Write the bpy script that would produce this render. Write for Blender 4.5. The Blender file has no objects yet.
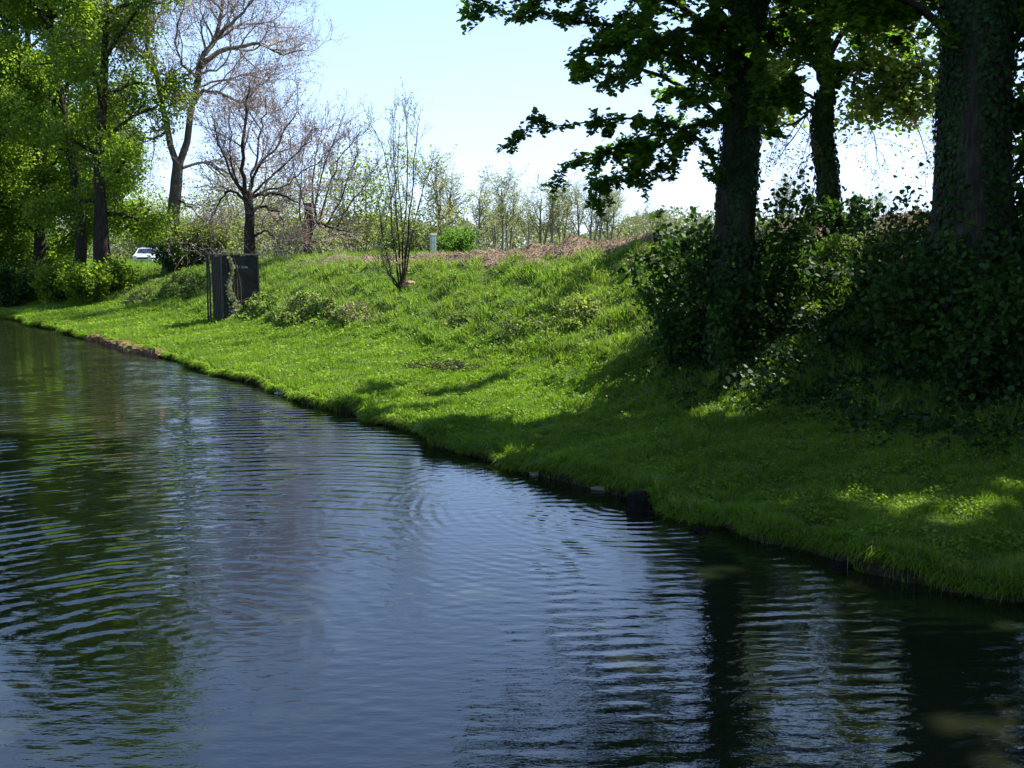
import bpy, math, random
import numpy as np
from math import radians, sin, cos, pi, tan, atan

# ------------------------------------------------------------------ camera, world, sun
scene = bpy.context.scene
C = bpy.context.collection
CAM_H = 2.8
FPX = 1000.0
PITCH = atan((384 - 248) / FPX)
cam_d = bpy.data.cameras.new('camera'); cam = bpy.data.objects.new('camera', cam_d); C.objects.link(cam)
cam.location = (0, 0, CAM_H); cam.rotation_euler = (pi / 2 - PITCH, 0, 0)
cam_d.sensor_width = 36; cam_d.lens = FPX / 1024 * 36; cam_d.clip_end = 9000; cam_d.clip_start = .05
scene.camera = cam

SUN_EL = radians(52); SUN_AZ = radians(60)      # azimuth clockwise from +Y (view direction) towards +X
world = bpy.data.worlds.new('World'); scene.world = world; world.use_nodes = True
wn = world.node_tree.nodes; wl = world.node_tree.links
bg = wn['Background']; sky = wn.new('ShaderNodeTexSky'); sky.sky_type = 'NISHITA'; sky.sun_disc = False
sky.sun_elevation = SUN_EL; sky.sun_rotation = SUN_AZ; sky.air_density = .9; sky.dust_density = .1; sky.ozone_density = 2.8
bg.inputs['Strength'].default_value = .16
# soft shoulder: keeps the bright air near the sun and horizon from clipping, zenith stays as it is
sk1 = wn.new('ShaderNodeVectorMath'); sk1.operation = 'MULTIPLY_ADD'; sk1.inputs[1].default_value = (.34, .26, .16); sk1.inputs[2].default_value = (1, 1, 1)
sk2 = wn.new('ShaderNodeVectorMath'); sk2.operation = 'DIVIDE'
wl.new(sky.outputs[0], sk1.inputs[0]); wl.new(sky.outputs[0], sk2.inputs[0]); wl.new(sk1.outputs[0], sk2.inputs[1]); wl.new(sk2.outputs[0], bg.inputs[0])
sun_d = bpy.data.lights.new('sun', 'SUN'); sun_d.energy = 5.0; sun_d.angle = radians(.53); sun_d.color = (1, .95, .87)
sun = bpy.data.objects.new('sun', sun_d); C.objects.link(sun)
sv_ = (sin(SUN_AZ) * cos(SUN_EL), cos(SUN_AZ) * cos(SUN_EL), sin(SUN_EL))
from mathutils import Vector
sun.rotation_euler = Vector(sv_).to_track_quat('Z', 'Y').to_euler()
scene.view_settings.view_transform = 'Standard'; scene.view_settings.look = 'None'
scene.view_settings.exposure = 1.8; scene.view_settings.gamma = 1
scene.render.engine = 'CYCLES'
scene.cycles.max_bounces = 8; scene.cycles.transmission_bounces = 4; scene.cycles.diffuse_bounces = 3

# ------------------------------------------------------------------ helpers
A3 = lambda *v: np.array(v, float)

def ray(px, py):
    u = (px - 512) / FPX; v = (384 - py) / FPX
    return A3(u, cos(PITCH) + v * sin(PITCH), -sin(PITCH) + v * cos(PITCH))

def at(px, py, D):
    """the point seen at pixel px, py at forward distance D"""
    r = ray(px, py); return A3(0, 0, CAM_H) + r * (D / r[1])

def nz(x, y, f, seed=0):
    r = np.random.RandomState(seed + 77); o = 0
    for k in range(5):
        a = r.rand() * 2 * pi; g = f * (1 + .8 * r.rand()); ph = r.rand() * 2 * pi
        o = o + np.sin((x * cos(a) + y * sin(a)) * g * 2 * pi + ph + 1.3 * np.sin((x * sin(a) - y * cos(a)) * g * 3.1 + ph * 2))
    return o / 3.2

def norm(v):
    return v / np.maximum(np.linalg.norm(v, axis=-1, keepdims=True), 1e-9)

def link(name, me, parent=None):
    o = bpy.data.objects.new(name, me); C.objects.link(o)
    if parent is not None:
        o.parent = parent; o.matrix_parent_inverse = parent.matrix_basis.inverted()
    return o

def build(name, parts, mats, parent=None, smooth=True):
    """parts: list of (verts (n,3), faces (m,k), material index)"""
    V = []; L = []; S = []; T = []; MI = []; off = 0
    for v, f, mi in parts:
        v = np.asarray(v, np.float32).reshape(-1, 3); f = np.asarray(f, np.int64)
        if len(f) == 0: continue
        V.append(v); L.append((f + off).ravel()); k = f.shape[1]; m = f.shape[0]
        T.append(np.full(m, k, np.int32)); MI.append(np.full(m, mi, np.int32)); off += len(v)
    V = np.concatenate(V); L = np.concatenate(L).astype(np.int32); T = np.concatenate(T); MI = np.concatenate(MI)
    S = np.concatenate([[0], np.cumsum(T)[:-1]]).astype(np.int32)
    me = bpy.data.meshes.new(name)
    me.vertices.add(len(V)); me.vertices.foreach_set('co', V.ravel())
    me.loops.add(len(L)); me.loops.foreach_set('vertex_index', L)
    me.polygons.add(len(T)); me.polygons.foreach_set('loop_start', S)
    me.polygons.foreach_set('loop_total', T)
    for m in (mats if isinstance(mats, (list, tuple)) else [mats]): me.materials.append(m)
    me.polygons.foreach_set('material_index', MI)
    me.polygons.foreach_set('use_smooth', np.full(len(T), smooth, bool))
    me.update(calc_edges=True); me.validate()
    return link(name, me, parent)

def tag(o, label=None, cat=None, group=None, kind=None):
    if label: o['label'] = label
    if cat: o['category'] = cat
    if group: o['group'] = group
    if kind: o['kind'] = kind
    return o

def thing(name, loc, label, cat, group=None):
    o = bpy.data.objects.new(name, None); o.empty_display_size = .2; C.objects.link(o)
    o.location = tuple(float(q) for q in loc)
    o.matrix_basis = o.matrix_basis
    bpy.context.view_layer.update()
    return tag(o, label, cat, group)

def copy_thing(root, loc, rz, sc, label, group):
    r = root.copy(); C.objects.link(r)
    r.location = tuple(loc); r.rotation_euler = (0, 0, rz); r.scale = (sc[0], sc[0], sc[1])
    r['label'] = label; r['group'] = group
    for ch in root.children:
        c = ch.copy(); C.objects.link(c); c.parent = r
    return r

def tubes(paths, radii, k=4):
    paths = np.asarray(paths, float); radii = np.asarray(radii, float)
    N, P, _ = paths.shape
    t = np.gradient(paths, axis=1); t = norm(t)
    m = norm(paths[:, -1] - paths[:, 0])
    ref = np.where(np.abs(m[:, 2:3]) > .7, A3(1, .1, 0)[None], A3(0.05, 0.1, 1)[None])[:, None, :]
    n1 = norm(np.cross(t, np.broadcast_to(ref, t.shape))); n2 = np.cross(t, n1)
    a = np.arange(k) / k * 2 * pi
    ring = n1[:, :, None] * np.cos(a)[:, None] + n2[:, :, None] * np.sin(a)[:, None]
    v = paths[:, :, None] + ring * (radii[:, :, None, None] if radii.ndim == 2 else radii[..., None])
    idx = np.arange(N * P * k).reshape(N, P, k)
    b = np.roll(idx, -1, axis=2)
    f = np.stack([idx[:, :-1], b[:, :-1], b[:, 1:], idx[:, 1:]], -1).reshape(-1, 4)
    return v.reshape(-1, 3), f

def catmull(pts, P):
    pts = np.asarray(pts, float); n = len(pts)
    q = np.vstack([2 * pts[0] - pts[1], pts, 2 * pts[-1] - pts[-2]])
    u = np.linspace(0, n - 1 - 1e-6, P); i = u.astype(int); f = (u - i)[:, None]
    p0, p1, p2, p3 = q[i], q[i + 1], q[i + 2], q[i + 3]
    return .5 * (2 * p1 + (p2 - p0) * f + (2 * p0 - 5 * p1 + 4 * p2 - p3) * f ** 2 + (3 * p1 - p0 - 3 * p2 + p3) * f ** 3)

def sample(paths, radii, idx, t):
    P = paths.shape[1]; u = np.clip(t, 0, 1 - 1e-6) * (P - 1); i = u.astype(int); f = (u - i)
    p = paths[idx, i] * (1 - f)[:, None] + paths[idx, i + 1] * f[:, None]
    r = radii[idx, i] * (1 - f) + radii[idx, i + 1] * f
    d = norm(paths[idx, i + 1] - paths[idx, i])
    return p, r, d

def spawn(rng, paths, radii, K, t0, t1, ang, length, P=6, up=0., wig=.15, rr=.6, rmin=.004, taper=.35, tend=0., angv=.25, ref_len=True):
    """K children on every path; ang in radians from the parent; length = (lo, hi) metres; tend shortens them towards the parent's end"""
    N = len(paths); idx = np.repeat(np.arange(N), K)
    t = t0 + (t1 - t0) * (np.tile(np.arange(K), N) + rng.rand(N * K)) / K
    p, r, d = sample(paths, radii, idx, t)
    q = rng.randn(N * K, 3); q = norm(q - (q * d).sum(1, keepdims=True) * d)
    a = ang + rng.randn(N * K) * angv
    d0 = norm(d * np.cos(a)[:, None] + q * np.sin(a)[:, None])
    Ln = (length[0] + (length[1] - length[0]) * rng.rand(N * K)) * (1 - tend * t)
    out = np.zeros((N * K, P, 3)); out[:, 0] = p; cur = d0
    for j in range(1, P):
        cur = norm(cur + rng.randn(N * K, 3) * wig + A3(0, 0, up)[None])
        out[:, j] = out[:, j - 1] + cur * (Ln / (P - 1))[:, None]
    r0 = np.minimum(r * rr, r) ; r0 = np.maximum(r0, rmin)
    rad = r0[:, None] * (1 - (1 - taper) * np.linspace(0, 1, P)[None])
    rad = np.maximum(rad, rmin * .6)
    return out, rad

HEX = A3([0, 0], [.5, .22], [.40, .62], [0, 1.05], [-.40, .62], [-.5, .22]).reshape(6, 2)
DIA = A3([0, 0], [.42, .45], [0, 1], [-.42, .45]).reshape(4, 2)
LOBE = A3([0, 0], [.32, -.05], [.55, .3], [.3, .42], [.34, .75], [.0, 1.05], [-.34, .75], [-.3, .42], [-.55, .3], [-.32, -.05]).reshape(10, 2)

# openings in the canopy: leaves are left out along lines towards the sun through these ground points (x, y, z, radius)
GAPS = []
def leaf_quads(rng, pos, size, shape=DIA, upbias=.8, droop=.25, outward=None, sv=.35):
    if GAPS and outward is None and len(pos) and pos[:, 2].max() > 5:
        keep = np.ones(len(pos), bool)
        for gx, gy, gz, gr_ in GAPS:
            rel = pos - A3(gx, gy, gz); tt = rel @ A3(*sv_); dist = np.linalg.norm(rel - tt[:, None] * A3(*sv_), axis=1)
            keep &= ~((dist < gr_ * (.75 + .5 * rng.rand(len(pos)))) & (pos[:, 2] > 4.3))
        pos = pos[keep]
    n = len(pos)
    N_ = rng.randn(n, 3)
    N_ = norm(N_); N_ = norm(N_ + A3(0, 0, 1)[None] * upbias * 1.5) if outward is None else norm(N_ * .55 + outward)
    T = rng.randn(n, 3) + A3(0, 0, -droop * 2)[None]
    T = norm(T - (T * N_).sum(1, keepdims=True) * N_); B = np.cross(N_, T)
    s = size * (1 + sv * (rng.rand(n) * 2 - 1)); s = s[:, None, None]
    k = len(shape)
    v = pos[:, None] + s * (B[:, None] * shape[None, :, :1] + T[:, None] * shape[None, :, 1:])
    f = np.arange(n * k).reshape(n, k)
    return v.reshape(-1, 3), f

def leaves_on(rng, paths, n, size, spread, shape=DIA, t0=.1, t1=1., **kw):
    idx = rng.randint(0, len(paths), n); t = t0 + (t1 - t0) * rng.rand(n)
    p, _, _ = sample(paths, np.ones(paths.shape[:2]), idx, t)
    return leaf_quads(rng, p + rng.randn(n, 3) * spread, size, shape, **kw)

# ------------------------------------------------------------------ materials
def mat(name):
    m = bpy.data.materials.new(name); m.use_nodes = True
    nt = m.node_tree; nt.nodes.clear(); out = nt.nodes.new('ShaderNodeOutputMaterial')
    return m, nt, out

def nd(nt, t, **kw):
    n = nt.nodes.new(t)
    for k, v in kw.items(): setattr(n, k, v)
    return n

def ramp(nt, fac, stops):
    r = nd(nt, 'ShaderNodeValToRGB'); e = r.color_ramp.elements
    while len(e) < len(stops): e.new(.5)
    for q, (p, c) in zip(e, stops): q.position = p; q.color = (*c, 1)
    nt.links.new(fac, r.inputs[0]); return r.outputs[0]

def noise(nt, scale, detail=4, rough=.6, vec=None):
    n = nd(nt, 'ShaderNodeTexNoise'); n.inputs['Scale'].default_value = scale; n.inputs['Detail'].default_value = detail
    n.inputs['Roughness'].default_value = rough
    if vec is None:
        g = nd(nt, 'ShaderNodeNewGeometry'); vec = g.outputs['Position']
    nt.links.new(vec, n.inputs['Vector']); return n.outputs['Fac']

def leaf_mat(name, dark, mid, light, trans=.45, rough=.6, nscale=.8, tint=(1.25, 1.35, .55), spec=.12):
    m, nt, out = mat(name); g = nd(nt, 'ShaderNodeNewGeometry')
    ns = noise(nt, nscale, 3)
    mx = nd(nt, 'ShaderNodeMath', operation='MULTIPLY_ADD'); nt.links.new(g.outputs['Random Per Island'], mx.inputs[0])
    mx.inputs[1].default_value = .6
    m2 = nd(nt, 'ShaderNodeMath', operation='MULTIPLY_ADD'); nt.links.new(ns, m2.inputs[0]); m2.inputs[1].default_value = 1.0; m2.inputs[2].default_value = -.3
    nt.links.new(m2.outputs[0], mx.inputs[2])
    col = ramp(nt, mx.outputs[0], [(0.05, dark), (.5, mid), (.95, light)])
    p = nd(nt, 'ShaderNodeBsdfPrincipled'); nt.links.new(col, p.inputs['Base Color']); p.inputs['Roughness'].default_value = rough
    p.inputs['Specular IOR Level'].default_value = spec
    tr = nd(nt, 'ShaderNodeBsdfTranslucent'); tc = nd(nt, 'ShaderNodeMix', data_type='RGBA', blend_type='MULTIPLY'); tc.inputs[0].default_value = 1
    nt.links.new(col, tc.inputs[6]); tc.inputs[7].default_value = (*tint, 1); nt.links.new(tc.outputs[2], tr.inputs[0])
    ms = nd(nt, 'ShaderNodeMixShader'); ms.inputs[0].default_value = trans
    nt.links.new(p.outputs[0], ms.inputs[1]); nt.links.new(tr.outputs[0], ms.inputs[2]); nt.links.new(ms.outputs[0], out.inputs[0])
    return m

def rough_mat(name, c0, c1, c2, scale=6, rough=.9, bump=.4, stretch=None, bd=.03, metallic=0):
    m, nt, out = mat(name)
    g = nd(nt, 'ShaderNodeTexCoord'); v = g.outputs['Object']
    if stretch:
        mp = nd(nt, 'ShaderNodeMapping'); mp.inputs['Scale'].default_value = stretch; nt.links.new(v, mp.inputs[0]); v = mp.outputs[0]
    f = noise(nt, scale, 6, .65, v)
    col = ramp(nt, f, [(.3, c0), (.5, c1), (.72, c2)])
    p = nd(nt, 'ShaderNodeBsdfPrincipled'); nt.links.new(col, p.inputs['Base Color']); p.inputs['Roughness'].default_value = rough
    p.inputs['Metallic'].default_value = metallic; p.inputs['Specular IOR Level'].default_value = .12
    b = nd(nt, 'ShaderNodeBump'); b.inputs['Strength'].default_value = bump; b.inputs['Distance'].default_value = bd
    nt.links.new(f, b.inputs['Height']); nt.links.new(b.outputs[0], p.inputs['Normal']); nt.links.new(p.outputs[0], out.inputs[0])
    return m

BARK = rough_mat('dark bark', (.012, .010, .007), (.028, .023, .017), (.06, .05, .038), 7, stretch=(3, 3, .5), bump=.9)
BARKG = rough_mat('grey brown bark', (.045, .035, .03), (.11, .085, .07), (.2, .165, .145), 5, stretch=(3, 3, .6), bump=.7)
TWIG = rough_mat('brown twigs', (.05, .037, .034), (.09, .065, .058), (.14, .105, .09), 9, bump=0)
TWIGP = rough_mat('pinkish grey twigs', (.14, .12, .11), (.21, .185, .17), (.29, .26, .24), 9, bump=0)
TWIGG = rough_mat('pale grey twigs', (.12, .105, .09), (.18, .155, .13), (.25, .22, .18), 9, bump=0)
L_LIME = leaf_mat('fresh lime leaves', (.03, .075, .008), (.07, .145, .015), (.14, .23, .025), .62)
L_DENSE = leaf_mat('spring green leaves', (.06, .11, .012), (.14, .215, .025), (.23, .32, .05), .6, nscale=.25)
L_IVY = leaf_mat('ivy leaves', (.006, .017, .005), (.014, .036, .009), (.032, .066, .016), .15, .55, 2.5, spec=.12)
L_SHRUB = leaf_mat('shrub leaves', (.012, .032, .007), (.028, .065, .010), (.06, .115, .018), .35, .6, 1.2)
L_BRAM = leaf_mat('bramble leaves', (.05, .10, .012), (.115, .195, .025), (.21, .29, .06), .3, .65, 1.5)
L_YEL = leaf_mat('yellow green young leaves', (.10, .14, .03), (.17, .22, .06), (.26, .30, .10), .5, nscale=.4)
L_PALE = leaf_mat('pale young leaves', (.13, .15, .07), (.20, .22, .11), (.28, .30, .17), .4, nscale=.2)
L_PINK = leaf_mat('pink brown buds', (.17, .135, .115), (.26, .21, .18), (.34, .29, .24), .3, nscale=.5, tint=(1.1, .9, .8))
L_COP = leaf_mat('red brown small leaves', (.10, .05, .04), (.14, .08, .06), (.16, .13, .06), .4, nscale=.5, tint=(1.2, .9, .7))
L_BUSH = leaf_mat('bright green bush leaves', (.05, .10, .015), (.08, .16, .022), (.12, .22, .04), .45, nscale=.6)
GRASS = leaf_mat('lawn grass blades', (.07, .13, .012), (.125, .205, .018), (.20, .28, .04), .5, .5, .55, tint=(1.15, 1.35, .5))
GRASS2 = leaf_mat('long bank grass blades', (.07, .135, .015), (.135, .215, .028), (.23, .30, .07), .45, .5, .7, tint=(1.15, 1.3, .55))
L_VINE = leaf_mat('pale vine leaves', (.08, .10, .05), (.17, .19, .10), (.30, .31, .19), .2, .7, 3)
L_WOOD = leaf_mat('greyish spring wood', (.09, .105, .06), (.14, .155, .09), (.20, .21, .13), .3, nscale=.06)
DRY = leaf_mat('dry brown stalks', (.10, .07, .05), (.19, .14, .10), (.30, .24, .18), .2, .8, 1.5, tint=(1, .95, .85))

# ------------------------------------------------------------------ terrain
NV = norm(A3(.777, .63)); UV = A3(-NV[1], NV[0])
P0 = A3(1.42, 10.55)
def sd(x, y):
    rx = x - P0[0]; ry = y - P0[1]
    return rx * UV[0] + ry * UV[1], rx * NV[0] + ry * NV[1]
def shore(s):
    return np.interp(s, [-40, -5, 0, 8.5, 18, 38, 60, 200], [-.5, .15, 0, .72, 1.4, 1.8, 2.5, 9]) + .10 * np.sin(s * 1.1 + 1) + .06 * np.sin(s * 2.7) + .035 * np.sin(s * 6.1 + 2) + .025 * np.sin(s * 13.3 + 3 * np.sin(s * 1.9)) + .04 * np.sin(s * 3.9 + 2 * np.sin(s * .7))
def xy(s, d):
    dd = d + shore(s)
    return P0[0] + s * UV[0] + dd * NV[0], P0[1] + s * UV[1] + dd * NV[1]
def crest(s):
    return np.interp(s, [-60, -20, 2.5, 8.9, 15.7, 26, 39, 60, 120, 400], [3.3, 3.25, 3.08, 2.86, 2.5, 2.46, 1.95, 1.6, 1.2, 1.0])
def sm(a, b, x):
    t = np.clip((x - a) / (b - a), 0, 1); return t * t * (3 - 2 * t)
def hgt(s, d):
    """ground height; d is the distance behind the water's edge"""
    s = np.asarray(s, float); d = np.asarray(d, float)
    x, y = xy(s, d)
    lip = .17 + .04 * np.sin(s * 1.7) + .03 * np.sin(s * 4.3 + 1)
    berm = lip + .30 * sm(0, 4.2, d)
    toe = 3.7 + .45 * nz(s, s * 0, .06, 3); top = 8.1 + .3 * nz(s, s * 0, .08, 4)
    g = sm(toe - .9, top + 1.2, d)
    h = berm + (crest(s) - berm) * np.clip(g, 0, 1)
    lump = (.11 * nz(x, y, .45, 1) + .06 * nz(x, y, 1.3, 2)) * sm(3, 4.5, d) * (1 - .5 * sm(9, 14, d)) + .012 * nz(x, y, 1.2, 5)
    mound = np.exp(-((d - 9.6) / .9) ** 2) * .22 * (1 - sm(14, 22, s)) * (1 + .5 * nz(x, y, .35, 9))
    h = h + np.where(d > 0, lump + mound, 0)
    far = sm(20, 120, d); h = h * (1 - far) + 1.0 * far
    bed = -1.3 * sm(0, 1.5, -d) - .25
    other = sm(19, 21.5, -d)
    hb = bed * (1 - other) + (.6 + 1.0 * sm(22, 30, -d)) * other
    edge = sm(-.02, .07, d)
    return np.where(d < .07, hb * (1 - edge) + h * edge, h)
def Z(x, y):
    s, d0 = sd(np.asarray(x, float), np.asarray(y, float)); return hgt(s, d0 - shore(s))
def hit(px, py, zoff=0.):
    """where the view ray through a pixel meets the ground"""
    r = ray(px, py); t = np.arange(4, 400, .03); p = A3(0, 0, CAM_H) + t[:, None] * r
    below = p[:, 2] < np.maximum(Z(p[:, 0], p[:, 1]), 0) + zoff
    i = np.argmax(below); q = p[i]; return q
def gr(x, y): return A3(x, y, float(Z(x, y)))

def axis(segs):
    o = []
    for a, b, st in segs: o.append(np.arange(a, b, st))
    return np.unique(np.round(np.concatenate(o), 4))
sa = axis([(-3000, -300, 300), (-300, -40, 20), (-40, -14, 1), (-14, 30, .09), (30, 60, .3), (60, 130, 2), (130, 400, 20), (400, 3001, 300)])
da = axis([(-3000, -100, 300), (-100, -25, 10), (-25, -18, .5), (-18, -2, 2), (-2, 0, .3), (-.02, .1, .015), (.1, 12, .12), (12, 20, .4), (20, 130, 4), (130, 400, 30), (400, 3001, 300)])
SS, DD = np.meshgrid(sa, da, indexing='ij')
X_, Y_ = xy(SS, DD); Zt = hgt(SS, DD)
# the far ends are straightened so that the sheet stays regular
gv = np.stack([X_, Y_, Zt], -1).reshape(-1, 3)
ii = np.arange(len(sa) * len(da)).reshape(len(sa), len(da))
gf = np.stack([ii[:-1, :-1], ii[:-1, 1:], ii[1:, 1:], ii[1:, :-1]], -1).reshape(-1, 4)[:, ::-1]

def ground_mat():
    m, nt, out = mat('bank soil and turf')
    g = nd(nt, 'ShaderNodeNewGeometry'); pos = g.outputs['Position']
    f = noise(nt, 3.5, 8, .7); f2 = noise(nt, .5, 4); f3 = noise(nt, 14, 4, .7)
    green = ramp(nt, f, [(.3, (.022, .04, .008)), (.5, (.05, .085, .014)), (.7, (.09, .12, .03))])
    brown = ramp(nt, f3, [(.3, (.085, .055, .038)), (.5, (.16, .11, .08)), (.7, (.27, .20, .155))])
    soil = ramp(nt, f, [(.3, (.012, .009, .006)), (.6, (.035, .026, .018)), (.8, (.06, .045, .03))])
    # distance behind the shore (straight line is near enough for a colour band)
    dot = nd(nt, 'ShaderNodeVectorMath', operation='DOT_PRODUCT'); nt.links.new(pos, dot.inputs[0]); dot.inputs[1].default_value = (NV[0], NV[1], 0)
    dots = nd(nt, 'ShaderNodeVectorMath', operation='DOT_PRODUCT'); nt.links.new(pos, dots.inputs[0]); dots.inputs[1].default_value = (UV[0], UV[1], 0)
    dn = float(P0 @ NV); sn = float(P0 @ UV)
    def mr(src, a, b, lo=0, hi=1):
        q = nd(nt, 'ShaderNodeMapRange'); nt.links.new(src, q.inputs[0]); q.inputs[1].default_value = a; q.inputs[2].default_value = b
        q.inputs[3].default_value = lo; q.inputs[4].default_value = hi; return q.outputs[0]
    def mul(a, b, op='MULTIPLY'):
        q = nd(nt, 'ShaderNodeMath', operation=op)
        for i, v in enumerate((a, b)):
            if isinstance(v, float): q.inputs[i].default_value = v
            else: nt.links.new(v, q.inputs[i])
        return q.outputs[0]
    dpert = mul(dot.outputs['Value'], mul(f2, 1.6), 'ADD')
    band = mul(mul(mr(dpert, dn + 9.3, dn + 9.9), mr(dot.outputs['Value'], dn + 12.2, dn + 15, 1, 0)), mr(dots.outputs['Value'], sn + 22, sn + 30, 1, 0))
    mx = nd(nt, 'ShaderNodeMix', data_type='RGBA'); nt.links.new(band, mx.inputs[0]); nt.links.new(green, mx.inputs[6]); nt.links.new(brown, mx.inputs[7])
    sep = nd(nt, 'ShaderNodeSeparateXYZ'); nt.links.new(pos, sep.inputs[0])
    low = mr(sep.outputs[2], .12, .2, 1, 0)
    m2 = nd(nt, 'ShaderNodeMix', data_type='RGBA'); nt.links.new(low, m2.inputs[0]); nt.links.new(mx.outputs[2], m2.inputs[6]); nt.links.new(soil, m2.inputs[7])
    p = nd(nt, 'ShaderNodeBsdfPrincipled'); p.inputs['Roughness'].default_value = .95; p.inputs['Specular IOR Level'].default_value = .1
    nt.links.new(m2.outputs[2], p.inputs['Base Color'])
    b = nd(nt, 'ShaderNodeBump'); b.inputs['Strength'].default_value = .8; b.inputs['Distance'].default_value = .08
    nt.links.new(f3, b.inputs['Height']); nt.links.new(b.outputs[0], p.inputs['Normal']); nt.links.new(p.outputs[0], out.inputs[0])
    return m
tag(build('ground', [(gv, gf, 0)], ground_mat()), kind='structure')

# ------------------------------------------------------------------ water
RC = hit(625, 505)
def water_mat():
    m, nt, out = mat('canal water')
    g = nd(nt, 'ShaderNodeNewGeometry'); pos = g.outputs['Position']
    def M(op, a, b=None, c=None):
        q = nd(nt, 'ShaderNodeMath', operation=op)
        for i, v in enumerate((a, b, c)):
            if v is None: continue
            if isinstance(v, (int, float)): q.inputs[i].default_value = v
            else: nt.links.new(v, q.inputs[i])
        return q.outputs[0]
    def MR(src, a, b, lo=0., hi=1.):
        q = nd(nt, 'ShaderNodeMapRange', interpolation_type='SMOOTHSTEP'); nt.links.new(src, q.inputs[0])
        for i, v in enumerate((a, b, lo, hi)): q.inputs[i + 1].default_value = v
        return q.outputs[0]
    sep = nd(nt, 'ShaderNodeSeparateXYZ'); nt.links.new(pos, sep.inputs[0]); X, Y = sep.outputs[0], sep.outputs[1]
    n1 = noise(nt, .55, 2, .5); n2 = noise(nt, 1.6, 2, .5); n3 = noise(nt, .22, 2, .5)
    def rings(cx, cy, lam, warp, ph=0.):
        dx = M('SUBTRACT', X, cx); dy = M('SUBTRACT', Y, cy)
        d = M('SQRT', M('ADD', M('MULTIPLY', dx, dx), M('MULTIPLY', dy, dy)))
        d = M('ADD', d, M('MULTIPLY', n1, warp)); 
        d2 = M('ADD', d, M('MULTIPLY', n2, warp * .35))
        return M('SINE', M('MULTIPLY_ADD', d2, 2 * pi / lam, ph)), d
    def train(ax, ay, lam, warp):
        l = math.hypot(ax, ay); d = M('ADD', M('MULTIPLY', X, ax / l), M('MULTIPLY', Y, ay / l))
        d = M('ADD', M('ADD', d, M('MULTIPLY', n1, warp)), M('MULTIPLY', n2, warp * .4))
        return M('SINE', M('MULTIPLY', d, 2 * pi / lam))
    r1, d1 = rings(float(RC[0]), float(RC[1]), .15, .10)
    r2, _ = rings(float(RC[0]) + .3, float(RC[1]) - .1, .105, .14, 1.)
    r3, d3 = rings(-2.7, 6.5, .26, .22)
    r4, _ = rings(-2.3, 6.9, .15, .2)
    t1 = train(-.08, 1, .19, .25); t2 = train(-.55, 1, .16, .3)
    # strength of each system over the surface
    k1 = MR(d1, .3, 4.5, 1., .16); k3 = M('MULTIPLY', MR(X, -.4, -1.6, 0, 1), MR(Y, 6.3, 7.6, .12, 1)); kl = MR(X, -2.4, -3.6, 1, 2.1); n5 = noise(nt, 1.7, 3, .6); pat3 = MR(n5, .34, .62, .25, 1.5); kr = MR(X, -.5, .9, .12, 1)
    patch = MR(n3, .38, .62, .2, 1.15); n4 = noise(nt, .9, 3, .6); pat2 = MR(n4, .36, .6, .15, 1.2)
    h = M('MULTIPLY', M('MULTIPLY', M('MULTIPLY', r1, k1), M('MAXIMUM', pat2, MR(d1, 1., 2.2, .9, 0.))), .0013)
    h = M('ADD', h, M('MULTIPLY', M('MULTIPLY', M('MULTIPLY', r2, k1), patch), .0004))
    h = M('ADD', h, M('MULTIPLY', M('MULTIPLY', M('MULTIPLY', r3, k3), M('MULTIPLY', M('MULTIPLY', pat2, pat3), kl)), .0026))
    h = M('ADD', h, M('MULTIPLY', M('MULTIPLY', M('MULTIPLY', r4, k3), pat3), .0007))
    h = M('ADD', h, M('MULTIPLY', M('MULTIPLY', M('MULTIPLY', t1, kr), M('MULTIPLY', pat2, pat3)), .0014))
    h = M('ADD', h, M('MULTIPLY', M('MULTIPLY', t2, pat2), .0003))
    mpg = nd(nt, 'ShaderNodeMapping'); mpg.inputs['Scale'].default_value = (3.2, 9., 1); mpg.inputs['Rotation'].default_value = (0, 0, .12); nt.links.new(pos, mpg.inputs[0])
    f1 = noise(nt, 1., 4, .5, mpg.outputs[0]); f2 = noise(nt, 17., 3, .5); h = M('ADD', h, M('MULTIPLY', f1, .0058)); h = M('ADD', h, M('MULTIPLY', M('MULTIPLY', f2, pat3), .0007))
    b = nd(nt, 'ShaderNodeBump'); b.inputs['Strength'].default_value = 1; b.inputs['Distance'].default_value = 1
    nt.links.new(h, b.inputs['Height'])
    p = nd(nt, 'ShaderNodeBsdfPrincipled'); p.inputs['IOR'].default_value = 1.7; p.inputs['Roughness'].default_value = .02
    col = ramp(nt, n3, [(.3, (.006, .009, .004)), (.7, (.010, .011, .0055))])
    nt.links.new(col, p.inputs['Base Color']); nt.links.new(b.outputs[0], p.inputs['Normal']); nt.links.new(p.outputs[0], out.inputs[0])
    return m
ws = axis([(-3000, 3001, 500)])
wd = A3(.6, -21)
wx = []; 
for s_ in (-300, 300):
    for d_ in (4., -24.):
        q = P0 + s_ * UV + d_ * NV; wx.append((q[0], q[1], 0))
# follows the shore: strip of quads from just inside the bank to the far side
ss = axis([(-300, -40, 20), (-40, 60, .25), (60, 301, 20)])
a_ = np.stack(xy(ss, np.full(len(ss), .04)), -1); b_ = np.stack(xy(ss, np.full(len(ss), -21.)), -1)
wv = np.zeros((len(ss), 2, 3)); wv[:, 0, :2] = a_; wv[:, 1, :2] = b_
wi = np.arange(len(ss) * 2).reshape(-1, 2)
tag(build('water', [(wv.reshape(-1, 3), np.stack([wi[:-1, 0], wi[:-1, 1], wi[1:, 1], wi[1:, 0]], -1)[:, ::-1], 0)], water_mat()), kind='structure')

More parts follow.
